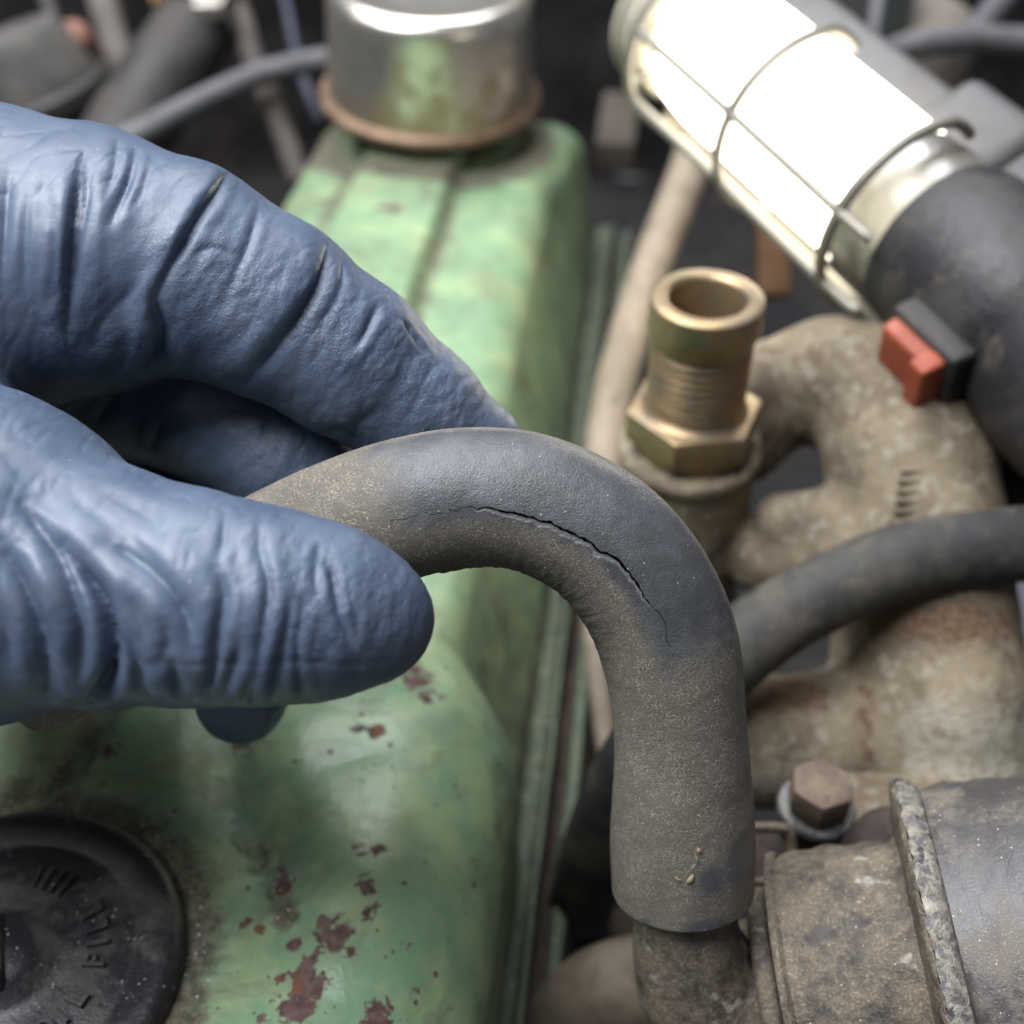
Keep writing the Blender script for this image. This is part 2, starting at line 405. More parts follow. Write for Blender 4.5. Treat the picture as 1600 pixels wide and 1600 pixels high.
m = M('green_paint'); nz = m.noise(14, 5, .6); nz2 = m.noise(3.2, 5, .65, .4); fine = m.noise(.8, 3, .6)
green = m.mix(m.ramp(nz, .38, .66), (.160, .282, .160), (.272, .370, .195)); green = m.mix(m.mul(m.ramp(m.noise(30, 3), .5, .7), .5), green, (.130, .220, .145))
green = m.mix(m.lin(nz2, .35, .75, 0, .3), green, (.33, .37, .26))
green = m.mix(m.mul(m.ramp(m.noise(18, 7, .72, .8), .44, .70), .72), green, (.135, .12, .075))
rf = m.add(m.mul(m.attr('rust'), 1.22), m.lin(m.noise(3.4, 8, .74, .7), .25, .75, -.85, .85)); rf = m.add(rf, m.lin(fine, .3, .7, -.07, .07))
rmask = m.ramp(rf, .70, .76)
sp = m.ramp(m.vor(4.2, vec=m.stretch(1, 1, .8)), .13, .085); spk = m.mul(sp, m.ramp(m.noise(9, 3), .50, .56))
sp2 = m.mul(m.ramp(m.vor(1.9), .15, .10), m.ramp(m.noise(6, 4, .7), .49, .56)); rmask = m.math('MAXIMUM', rmask, m.math('MAXIMUM', spk, sp2))
rcol = m.mix(m.ramp(m.noise(2.0, 4), .4, .65), (.085, .050, .047), (.150, .098, .088)); rcol = m.mix(m.ramp(m.noise(7, 2), .64, .72), rcol, (.17, .075, .045))
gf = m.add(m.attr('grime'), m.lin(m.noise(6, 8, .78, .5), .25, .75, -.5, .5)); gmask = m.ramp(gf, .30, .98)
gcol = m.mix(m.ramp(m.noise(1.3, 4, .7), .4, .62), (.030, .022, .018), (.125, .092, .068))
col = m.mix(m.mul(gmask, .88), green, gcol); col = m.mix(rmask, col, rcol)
ex = m.mul(m.ramp(m.attr('grime'), .3, .9), m.math('LESS_THAN', m.vor(1.5), .13)); col = m.mix(ex, col, (.55, .5, .42))
prim = m.mul(m.ramp(rf, .56, .68), m.math('SUBTRACT', 1.0, rmask)); col = m.mix(m.mul(prim, .5), col, (.36, .36, .28))
bm_ = m.bump(m.math('SUBTRACT', 1.0, rmask), .28); bm_ = m.bump(m.add(m.mul(m.noise(1.1, 4, .6), .5), m.mul(gmask, m.noise(.9, 4, .7))), .22, bm_); bm_ = m.bump(m.noise(6, 3), .35, bm_)
cover_m = m.out(col, m.mixf(m.math('MAXIMUM', rmask, gmask), m.lin(nz2, .3, .7, .29, .43), .8), 0, bm_, m.mixf(rmask, .5, .25))
vc = thing('valve_cover', 'long green painted valve cover with chipped and rusty paint', 'valve cover', cov(240, -66, ZFL))
shell = mesh_obj('cover_shell', V, Q, cover_m, vc, True, {'rust': rust, 'grime': grime})

edge_m = grimy('flange_green', (.075, .10, .068), (.13, .155, .10), (.05, .038, .03), 5, .6, 0, .4, .4, 1.5, .4, .6, 1.6)
dirty_m = grimy('engine_grime', (.035, .026, .022), (.085, .06, .048), (.03, .022, .026), 9, .75, 0, .9, .3, 1.6)
def rail(name, w0, w1, z, h, mat, parent, l0=60, l1=445, top=.35, seed=1):
    """long bar along the cover with slightly uneven rounded top"""
    L = np.arange(l0, l1, 1.5); sec = [(w0, -h), (w0, -top * h), (w0 + .25 * (w1 - w0), 0), (w1 - .25 * (w1 - w0), 0), (w1, -top * h), (w1, -h)]
    V = np.array([[cov(l, a, z + b) for a, b in sec] for l in L]).reshape(-1, 3); V += (vnoise(V, 14, seed, 2) * .5)[:, None] * np.array([.7, 0, .7])
    return mesh_obj(name, V, grid_faces(len(L), len(sec), False)[:, ::-1].copy(), mat, parent, True, sharp=60)
rail('flange', -18.5, -12.6, ZFL + .6, 5, edge_m, vc, seed=2)
rail('flange_lip', -13.2, -11.4, ZFL + 2.2, 7, edge_m, vc, seed=4)
# cylinder head below the cover
hd = thing('cylinder_head', 'grimy cylinder head edge with raised rail beside the green cover', 'cylinder head', cov(240, 0, -330))
rail('rail', -8.6, -4.4, ZFL - 1.0, 7, edge_m, hd, seed=6)
rail('deck', -24, -2.8, ZFL - 5.5, 70, dirty_m, hd, top=.03, seed=9)
def sdf_obj(name, fn, lo, hi, h, mat, parent=None, dis=0, dsize=8, sub=0, attrs=None):
    G = sample_grid(np.asarray(lo, float), hi, h); D = fn(G); V, Q = surface_nets(D, np.asarray(lo, float), h)
    if sub: V, Q = subdivide(V, Q, sub)
    if dis: V = V + vnormals(V, Q) * (vnoise(V, dsize, 11, 3) * dis)[:, None]
    return mesh_obj(name, V, Q, mat, parent, True)
def sbox(X, c, ax, half, r):
    L = np.abs((X - np.asarray(c)) @ np.array(ax, float).T) - (np.asarray(half) - r)
    return np.sqrt((np.maximum(L, 0) ** 2).sum(-1)) + np.minimum(L.max(-1), 0) - r
A3 = [LX, WX, ZX]
for l, w, z, hf in [(190, 7, -262, (12, 9, 14)), (150, 5, -268, (7, 8, 16)), (235, 3, -256, (16, 5, 9)), (118, 3, -262, (14, 5, 12))]:
    c = cov(l, w, z); box('spark_plug_boss', c, A3, hf, dirty_m, hd, 3.5, 4, .85)
box('head_side', cov(250, -6, -310), A3, (200, 10, 60), dirty_m, hd, 4)

# ------------------------------------------------------------------ oil filler cap
rub = M('black_cap_plastic'); n1 = rub.noise(11, 5, .6); n2 = rub.noise(.45, 3, .7); n3 = rub.noise(2.2, 5, .7, .5)
dust = rub.ramp(rub.add(n1, rub.lin(n3, .3, .7, -.1, .1)), .46, .76)
c = rub.mix(dust, (.013, .013, .016), (.052, .046, .042)); c = rub.mix(rub.mul(dust, rub.ramp(n2, .55, .72)), c, (.16, .145, .125))
spk = rub.math('LESS_THAN', rub.vor(1.1), .12); c = rub.mix(rub.mul(spk, rub.ramp(rub.noise(5, 4, .7), .52, .58)), c, (.50, .46, .40))
st = rub.ramp(rub.noise(1.0, 3, .6, 0, rub.stretch(.25, 2.2, .6, (0, 0, .6))), .72, .78); c = rub.mix(rub.mul(st, .5), c, (.3, .29, .28))
cap_m = rub.out(c, rub.mixf(dust, .34, .62), 0, rub.bump(n2, .09, rub.bump(n3, .12)), .5)
cap_axis = unit(ZX + .03 * WX)
cap0 = capc - 9.0 * ZX
oc = thing('oil_filler_cap', 'round black plastic oil filler cap with raised lettering on green cover', 'filler cap', cap0)
R = 27.4
prof = [(R - 1.2, -8)] + [(R, -1.0)] + arcp(R - 2.6, 7.0, 2.6, 0, 90, 8) + [(R - 4.4, 9.3), (R - 5.6, 8.9), (20.5, 8.55), (19.8, 8.2), (19.0, 8.5), (12, 8.5), (9.5, 8.4), (8.2, 8.9), (6.2, 11.0), (4.8, 11.8), (0.01, 12.1)]
lathe('cap_body', prof, cap0, cap_axis, cap_m, oc, 128, sharp=55)
# central grip bar across the dish
gdir = unit(np.array([-.35, 1, 0])); gx = np.cross(gdir, ZX)
box('grip', cap0 + 9.6 * ZX, [gx, gdir, ZX], (2.2, 8.2, 4.0), cap_m, oc, 1.5, 3, .72)
def letters(word, ang0, r, size, step, inward=True):
    """raised letters set on an arc of the cap; angle measured clockwise from the far side"""
    a = ang0
    for ch in word:
        if ch != ' ':
            cu = bpy.data.curves.new('t', 'FONT'); cu.body = ch; cu.size = size; cu.extrude = .32; cu.align_x = 'CENTER'; cu.bevel_depth = .1; cu.offset = .05
            to = bpy.data.objects.new('t', cu); COL.objects.link(to)
            dg = bpy.context.evaluated_depsgraph_get(); me = bpy.data.meshes.new_from_object(to.evaluated_get(dg))
            vs = np.array([v.co[:] for v in me.vertices]); fs = [list(p.vertices) for p in me.polygons]
            bpy.data.objects.remove(to); bpy.data.meshes.remove(me)
            th = math.radians(a); rad = math.sin(th) * WX + math.cos(th) * LX; up = -rad if inward else rad; rt = np.cross(up, ZX)
            Vt = cap0 + r * rad + 8.55 * ZX + vs[:, :1] * rt + vs[:, 1:2] * up + vs[:, 2:3] * ZX
            mesh_obj('letter', Vt, fs, cap_m, oc, False)
        a += step
letters('OIL FILL', 131, 16.2, 4.5, -11.8)
for a_ in (22, 15, 8, 1, -60, -68, -76, -120, -128):          # short moulded bars on the same ring
    th = math.radians(a_); rad = math.sin(th) * WX + math.cos(th) * LX
    box('raised_bar', cap0 + 14.3 * rad + 8.75 * ZX, [np.cross(rad, ZX), rad, ZX], (.38, 2.0, .4), cap_m, oc, .2, 2)

# ------------------------------------------------------------------ chrome breather cap
m = M('old_chrome'); zc = m.n.new('ShaderNodeSeparateXYZ'); m.L(m.co, zc.inputs[0]); hgt = zc.outputs['Z']
n1 = m.noise(10, 5, .6); pit = m.ramp(m.add(m.lin(hgt, ZTOP + 2, ZTOP + 42, .42, -.14), m.lin(n1, .3, .7, -.3, .3)), -.10, .30)
fr = m.ramp(m.noise(1.6, 4, .7), .55, .7)
cc = m.mix(pit, (.82, .78, .70), (.50, .41, .28)); cc = m.mix(m.mul(pit, fr), cc, (.16, .09, .05))
chrome = m.out(cc, m.mixf(pit, .30, .50), m.mixf(m.mul(pit, fr), 1.0, .2), m.bump(m.noise(5, 3), .2, m.bump(m.noise(1.0, 3), .02)), .5)
rimm = grimy('breather_rim_rust', (.20, .13, .085), (.30, .21, .14), (.10, .05, .035), 6, .5, .55, .3, .5)
b0 = cov(399, -74.5, ZTOP + 7.0); bax = unit(ZX + .045 * WX - .05 * LX)
br = thing('chrome_breather', 'shiny chrome breather cap with rusty rim on the far end of cover', 'breather cap', b0)
lathe('neck', [(26, -14), (25, 0), (27, 3), (27, 5)], b0, bax, dirty_m, br, 64)
lathe('rim', [(33, 4.5), (36.2, 3.6), (37.0, 4.6), (36.8, 6.2), (34.6, 7.6), (33, 7.2)], b0, bax, rimm, br, 96, closed=True)
lathe('lid', [(34.3, 6.6)] + [(33.8, 16), (32.8, 33)] + arcp(28.0, 37.0, 5.0, 8, 85, 9) + [(27.2, 41.9), (26.0, 41.1), (14, 40.6), (.01, 40.4)], b0, bax, chrome, br, 128, sharp=50)
# ------------------------------------------------------------------ cracked hose (the subject)
HP = [(45, 1058, 171, 92), (150, 1006, 169, 92), (290, 930, 167, 93), (430, 862, 166, 97), (530, 822, 165, 104), (630, 795, 164, 110), (735, 777, 164, 110), (830, 785, 164, 109), (935, 836, 164.5, 109),
      (1008, 920, 166, 109.5), (1048, 1020, 168.5, 108), (1062, 1130, 172, 104), (1066, 1240, 175.5, 109), (1067, 1315, 178.0, 112), (1067, 1386, 180.5, 109.5)]
hp = np.array([[*P(x, y, d), r * d / F] for x, y, d, r in HP])
HW = 3.0
q0, S0 = spline(hp, .25); Ltot = S0[-1]
pj0 = proj(q0[:, :3])
def hose_uv(px, py):
    """photo pixel on the hose -> (arc length, angle from the camera side)"""
    d = np.hypot(pj0[:, 0] - px, pj0[:, 1] - py); i = int(np.argmin(d)); i = min(max(i, 1), len(S0) - 2)
    t = pj0[i + 1, :2] - pj0[i - 1, :2]; t = t / np.hypot(*t); off = np.array([px, py]) - pj0[i, :2]
    side = t[0] * off[1] - t[1] * off[0]; rpx = q0[i, 3] * F / pj0[i, 2]
    return S0[i], math.asin(np.clip(side / rpx, -.98, .98))
crack_px = [(80, 250), (112, 234), (150, 236), (215, 207), (300, 213), (345, 194), (382, 202), (468, 172), (492, 194), (558, 174), (575, 186), (610, 192), (640, 207), (690, 209), (720, 217), (760, 221), (800, 240), (850, 250), (890, 270),
            (940, 293), (965, 297), (1000, 323), (1040, 340), (1056, 368), (1110, 382), (1150, 410), (1185, 440), (1215, 480), (1250, 512), (1280, 565), (1340, 622), (1388, 682), (1388, 735), (1412, 772), (1428, 798)]
cuv = np.array([hose_uv(600 + .3 * x, 740 + .3 * y) for x, y in crack_px]); o = np.argsort(cuv[:, 0]); cuv = cuv[o]
s_a, s_b = cuv[0, 0], cuv[-1, 0]
def rowsS(L):
    a = np.arange(0, s_a - 1, .3); b = np.arange(s_a - 1, s_b + 1, .13); c = np.arange(s_b + 1, L, .3); return np.concatenate([a, b, c, [L]])
q, S = spline(hp, rowsS); C, RAD = q[:, :3], q[:, 3]
T, E1, E2 = frames(C, -FWD)
side_sign = 1.0 if (E2[len(S) // 2] @ UP) < 0 else -1.0       # hose_uv angles grow to the right-hand side of travel (down in the picture at the bend)
wl = 1 / (1 + np.exp(-(S - s_a) * 2)) * 1 / (1 + np.exp((S - s_b) * 2))
jag = np.interp(S, np.arange(0, 400, .55), rng.uniform(-1, 1, 728)) * .12 + np.interp(S, np.arange(0, 400, 1.9), rng.uniform(-1, 1, 211)) * .16
kk = np.exp(-(np.arange(-8, 9) / 3.2) ** 2); thc = np.convolve(np.pad(np.interp(S, cuv[:, 0], cuv[:, 1]), 8, 'edge'), kk / kk.sum(), 'valid') + wl * jag / RAD
prog = np.clip((S - s_a) / (s_b - s_a), 0, 1)
half = np.interp(prog, [0, .03, .16, .2, .28, .34, .45, .62, .78, .84, .9, .97, 1], [0, .045, .06, .055, .10, .17, .23, .24, .17, .07, .045, .035, 0])
half *= .58 * np.clip(1 + .55 * np.interp(S, np.arange(0, 400, .4), rng.uniform(-1, 1, 1000)), .25, 2); half *= (1 - .9 * ((np.abs(prog - .215) < .008) | (np.abs(prog - .155) < .010) | (np.abs(prog - .09) < .009)))
ledge = np.interp(prog, [.2, .3, .5, .65, .8, .88], [0, .55, 1.0, .95, .6, 0]) * (1 + .25 * np.interp(S, np.arange(0, 400, .9), rng.uniform(-1, 1, 445)))
fi = np.concatenate([np.arange(-.6, .601, .05), np.arange(.68, 1.7, .11), np.arange(2.0, 28.2, .55)]); fi = np.unique(np.concatenate([fi, -np.concatenate([np.arange(.68, 1.7, .11), np.arange(2.0, 28.2, .55)])]))
phi = fi / fi.max() * np.pi; phi = np.where(np.abs(fi) < 10, fi / 9.1, np.sign(fi) * (10 / 9.1 + (np.abs(fi) - 10) / (fi.max() - 10) * (np.pi - 10 / 9.1)))
phi = phi[:-1]
TH = thc[:, None] + phi[None, :]; qmm = phi[None, :] * RAD[:, None]          # + is down / inner side
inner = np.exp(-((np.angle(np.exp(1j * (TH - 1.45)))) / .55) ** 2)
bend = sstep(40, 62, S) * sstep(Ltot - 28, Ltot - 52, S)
X3 = (C[:, None] + RAD[:, None, None] * (np.cos(TH)[..., None] * E1[:, None] + (side_sign * np.sin(TH))[..., None] * E2[:, None]))
xf = X3.reshape(-1, 3)
wr = np.interp(S, np.arange(0, 400, .62), rng.uniform(-1, 1, 646))[:, None] * np.ones_like(TH) + np.interp(S[:, None] + 1.2 * np.sin(TH * 3), np.arange(-5, 400, .9), rng.uniform(-1, 1, 450)) * .8
dr = vnoise(xf, 16, 2, 2).reshape(TH.shape) * .22 + vnoise(xf, 1.6, 4, 2).reshape(TH.shape) * .035 + wr * inner * bend[:, None] * .085
dr += np.interp(S, [0, Ltot - 18, Ltot - 15, Ltot], [0, 0, .10, .10])[:, None]
h = half[:, None]; incr = sstep(1.25, .8, np.abs(qmm) / np.maximum(h, 1e-4)) * (h > .012)
dr -= incr * np.minimum(2.2, h * 16)
ld = ledge[:, None] * np.where(qmm > 0, sstep(1.15, .15, qmm / np.maximum(.85 * ledge[:, None] + .02, .02)), 0) * (ledge[:, None] > .05)
ledm = (sstep(.02, .06, qmm - h) * sstep(1.04, .94, qmm / np.maximum(.78 * ledge[:, None], .02))) * (ledge[:, None] > .06)
dr -= ledm * .16 * ledge[:, None]
dr += .12 * np.exp(-(qmm / 1.6) ** 2) * np.interp(prog, [.2, .32, .8, .9], [0, 1, 1, 0])[:, None] * (1 - incr) * sstep(.1, -.1, qmm)
V = X3 + dr[..., None] * (np.cos(TH)[..., None] * E1[:, None] + (side_sign * np.sin(TH))[..., None] * E2[:, None])
# painted masks: dust, rubbed clean rubber
pjx = proj(V.reshape(-1, 3)); px, py = pjx[:, 0].reshape(TH.shape), pjx[:, 1].reshape(TH.shape)
thn = np.angle(np.exp(1j * TH)); sN = S[:, None]
sA, sB = hose_uv(610, 780)[0], hose_uv(1080, 985)[0]
clean = sstep(sA - 5, sA + 7, sN) * sstep(sB + 7, sB - 6, sN) * sstep(.62, .12, thn) * sstep(-1.45, -1.05, thn)
def patch(x, y, rs, rt, k=1):
    s, t = hose_uv(x, y); return k * np.exp(-((sN - s) / rs) ** 2 - ((np.angle(np.exp(1j * (TH - t)))) / rt) ** 2)
clean = np.maximum.reduce([clean, patch(1140, 1300, 3.4, .30, 1.45), patch(1095, 1312, 2.6, .22, 1.3), patch(1090, 1400, 1.8, .45, 1.15), patch(1000, 1415, 1.2, .2, .7), patch(1150, 1060, 7, .22, .75), patch(600, 705, 3, .3, .8), patch(1045, 960, 5, .5, .6)])
n, mcol = TH.shape; V = V.reshape(-1, 3)
clean = np.broadcast_to(clean, TH.shape).ravel(); crk = np.maximum(incr, 0).ravel(); ledv = np.broadcast_to(ledm, TH.shape).ravel()
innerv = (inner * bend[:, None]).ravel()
Fq = [grid_faces(n, mcol)]
def end_rows(i, sgn):
    """cut face and bore at an open end: list of rings"""
    out = []; rim = RAD[i] + dr[i]
    for rr, back in [(rim - .35, -.25), (RAD[i] - HW + .3, -.25), (RAD[i] - HW, .3), (RAD[i] - HW, 9), (RAD[i] - HW, 22)]:
        c = C[i] - sgn * T[i] * back
        out.append(c + (rr if np.ndim(rr) else np.full(mcol, rr))[:, None] * (np.cos(TH[i])[:, None] * E1[i] + (side_sign * np.sin(TH[i]))[:, None] * E2[i]))
    return out
base = len(V); ext = []
for i, sgn, edge0 in [(n - 1, 1, (n - 1) * mcol), (0, -1, 0)]:
    rings = end_rows(i, sgn); prev = edge0
    for rg in rings:
        st_ = base + sum(len(e) for e in ext); ext.append(rg)
        j = np.arange(mcol); j2 = (j + 1) % mcol
        f = np.stack([prev + j, prev + j2, st_ + j2, st_ + j], -1); Fq.append(f if sgn > 0 else f[:, ::-1]); prev = st_
ext = np.vstack(ext); z = np.zeros(len(ext))
V = np.vstack([V, ext]); Fq = np.vstack(Fq)
if side_sign * 1 > 0: Fq = Fq
nn = vnormals(V, Fq); mid = (n // 2) * mcol
if nn[mid] @ (V[mid] - C[n // 2]) < 0: Fq = Fq[:, ::-1].copy()
m = M('dirty_rubber'); na = m.noise(5, 5, .62); nb = m.noise(.24, 2, .8); nc = m.noise(1.5, 5, .7, .4)
cl = m.ramp(m.add(m.attr('clean'), m.lin(m.noise(2.6, 6, .75, .5), .25, .75, -.34, .34)), .12, .95)
rubc = m.mix(m.ramp(na, .35, .7), (.050, .052, .058), (.078, .081, .090))
dustc = m.mix(m.ramp(nb, .45, .66), (.108, .097, .081), (.33, .30, .25)); dustc = m.mix(m.ramp(nc, .42, .60), dustc, (.142, .128, .107))
dustc = m.mix(m.lin(m.noise(9, 5, .65), .4, .65, 0, .45), dustc, (.058, .050, .043))
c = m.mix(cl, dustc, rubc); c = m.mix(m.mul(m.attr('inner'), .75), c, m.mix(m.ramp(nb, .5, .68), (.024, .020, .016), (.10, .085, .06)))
spk = m.mul(m.math('LESS_THAN', m.vor(1.35), .058), m.math('GREATER_THAN', m.noise(3.1, 2), .50)); c = m.mix(spk, c, (.62, .58, .50))
spk2 = m.mul(m.math('LESS_THAN', m.vor(.55), .17), m.mul(m.math('SUBTRACT', 1.0, cl), m.ramp(m.noise(2.6, 3), .44, .56))); c = m.mix(m.mul(spk2, .7), c, (.36, .31, .24))
c = m.mix(m.attr('ledge'), c, (.125, .125, .130)); c = m.mix(m.attr('crack'), c, (.004, .004, .004))
rg = m.mixf(cl, .80, m.lin(nc, .3, .7, .31, .44)); rg = m.mixf(m.attr('crack'), rg, 1.0)
bb = m.bump(nb, .10, m.bump(nc, .10)); bb = m.bump(m.noise(.9, 4, .6, .3), .05, bb)
hose_m = m.out(c, rg, 0, bb, m.mixf(m.attr('crack'), m.mixf(cl, .3, .62), 0.0))
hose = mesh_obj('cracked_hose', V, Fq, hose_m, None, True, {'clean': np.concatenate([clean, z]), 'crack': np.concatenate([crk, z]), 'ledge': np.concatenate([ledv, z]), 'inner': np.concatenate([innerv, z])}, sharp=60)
tag(hose, 'bent black rubber hose with a long jagged crack, held by the gloved hand', 'hose')
hose_tree = bvh(V, Fq)
# crumbs of dirt and a dry seed husk stuck to the hose
straw_m = grimy('dry_husk', (.22, .17, .10), (.34, .28, .18), None, 2, .8, 0, .05, .2, .5)
crumb_m = grimy('dust_crumbs', (.34, .31, .25), (.46, .42, .35), None, 3, .9, 0, .02, .2, .6)
def crumbs(name, pts, nrm, smin_, smax_, mat, parent):
    bv = np.array([(1, 0, 0), (-1, 0, 0), (0, 1, 0), (0, -1, 0), (0, 0, 1), (0, 0, -1)], float); bf = [(0, 2, 4), (2, 1, 4), (1, 3, 4), (3, 0, 4), (2, 0, 5), (1, 2, 5), (3, 1, 5), (0, 3, 5)]
    VV, FF = [], []
    for p, nr in zip(pts, nrm):
        s = rng.uniform(smin_, smax_) * np.array([rng.uniform(.6, 1.6), rng.uniform(.5, 1), rng.uniform(.5, .9)])
        A = np.linalg.qr(rng.standard_normal((3, 3)))[0]; o_ = len(VV) * 6
        VV.append((bv * s) @ A + p + nr * s.min() * .4); FF += [tuple(i + o_ for i in f) for f in bf]
    ob = mesh_obj(name, np.vstack(VV), FF, mat, parent, False); ob['kind'] = 'stuff'; return ob
def husk(px_, py_, ang, ln, wd, tree_, parent, name='husk'):
    r = tree_.ray_cast(Vector((0, 0, 0)), Vector(unit(P(px_, py_, 1))));  p, nr = np.array(r[0]), np.array(r[1])
    a = unit(math.cos(ang) * RIGHT + math.sin(ang) * UP); a = unit(a - (a @ nr) * nr); b = np.cross(nr, a); VV = []
    for t in np.linspace(0, 1, 9):
        w = wd * math.sin(math.pi * min(max(t, .04), .96)) ** .8
        for k in range(6):
            th = k / 6 * 2 * math.pi; VV.append(p + nr * (.25 + .25 * math.sin(t * 3)) + a * (t - .5) * ln + b * w * math.cos(th) + nr * w * .45 * math.sin(th))
    mesh_obj(name, VV, [tuple(f) for f in grid_faces(9, 6)] + [(5, 4, 3, 2, 1, 0), tuple(range(48, 54))], straw_m, parent)
for a in [(1078, 1372, 1.1, 1.7, .42), (1060, 1371, -.5, 1.3, .2), (1088, 1340, 1.9, 1.9, .12), (1091, 1327, 2.0, 1.0, .36), (1082, 1352, .9, 1.4, .1)]: husk(*a, hose_tree, hose)

# ------------------------------------------------------------------ gloved hand
def K(lst): return np.array([P(x, y, d) for x, y, d, r in lst]), np.array([r * d / F for x, y, d, r in lst])
thumb = K([(-560, 770, 170, 330), (-330, 790, 160, 320), (-30, 872, 151, 258), (140, 912, 147, 186), (300, 933, 145, 163), (420, 946, 145, 150), (520, 958, 146, 127), (586, 968, 147.5, 91)])
index = K([(-600, 470, 186, 300), (-360, 440, 180, 290), (-30, 412, 176, 243), (140, 408, 174, 205), (280, 418, 173, 162), (420, 480, 174, 137), (540, 558, 176.5, 120), (650, 642, 180, 101), (738, 712, 183, 82), (775, 755, 184, 70)])
middle = K([(-250, 560, 206, 170), (200, 590, 196, 122), (335, 640, 191, 112), (455, 722, 188.5, 98), (560, 805, 188, 80)])
ring = K([(-200, 700, 216, 160), (170, 715, 211, 112), (285, 790, 208, 100), (350, 930, 202, 86), (378, 1088, 194, 74)])
palm = K([(-620, 650, 188, 330), (-360, 640, 186, 330), (-150, 640, 190, 250), (-30, 640, 194, 160)])
def hand_sdf(X):
    xl = (X @ RIGHT.astype(np.float32)) / (X @ FWD.astype(np.float32)) * F + 800
    th = chain(X, *thumb, 3.0); ix = chain(X, *index, 2.5); md = chain(X, *middle, 2.0); rn = chain(X, *ring, 2.0); pa = chain(X, *palm, 4.0)
    k = 1.2 + 9 * sstep(170, -60, xl).astype(np.float32)
    return smin(smin(smin(ix, th, k), smin(md, rn, .8 + k * .3), .6 + k * .4), pa, k)
lo = np.array([P(-110, 0, 165)[0], 0, 0]); allp = np.vstack([thumb[0], index[0], ring[0], middle[0]])
lo = np.array([-112, allp[:, 1].min() - 24, allp[:, 2].min() - 14]); hi = np.array([6, allp[:, 1].max() + 26, allp[:, 2].max() + 26])
HV = .72
Gc = sample_grid(lo, hi + 4 * HV, 4 * HV); Dc = np.maximum(hand_sdf(Gc), -110.0 - Gc[..., 0])
G = sample_grid(lo, hi, HV); ii = [np.minimum((np.arange(n_) + 2) // 4, m_ - 1) for n_, m_ in zip(G.shape[:3], Dc.shape)]
D = Dc[np.ix_(*ii)].astype(np.float32); near = np.abs(D) < 4.2                    # refine only close to the surface
Xn = G[near]; D[near] = np.maximum(hand_sdf(Xn), -110.0 - Xn[:, 0])
V, Q = surface_nets(D, lo, HV); del G, D, Gc, Dc
ht = bvh(V, Q)
V, Q = subdivide(V, Q, 1)
N = vnormals(V, Q)
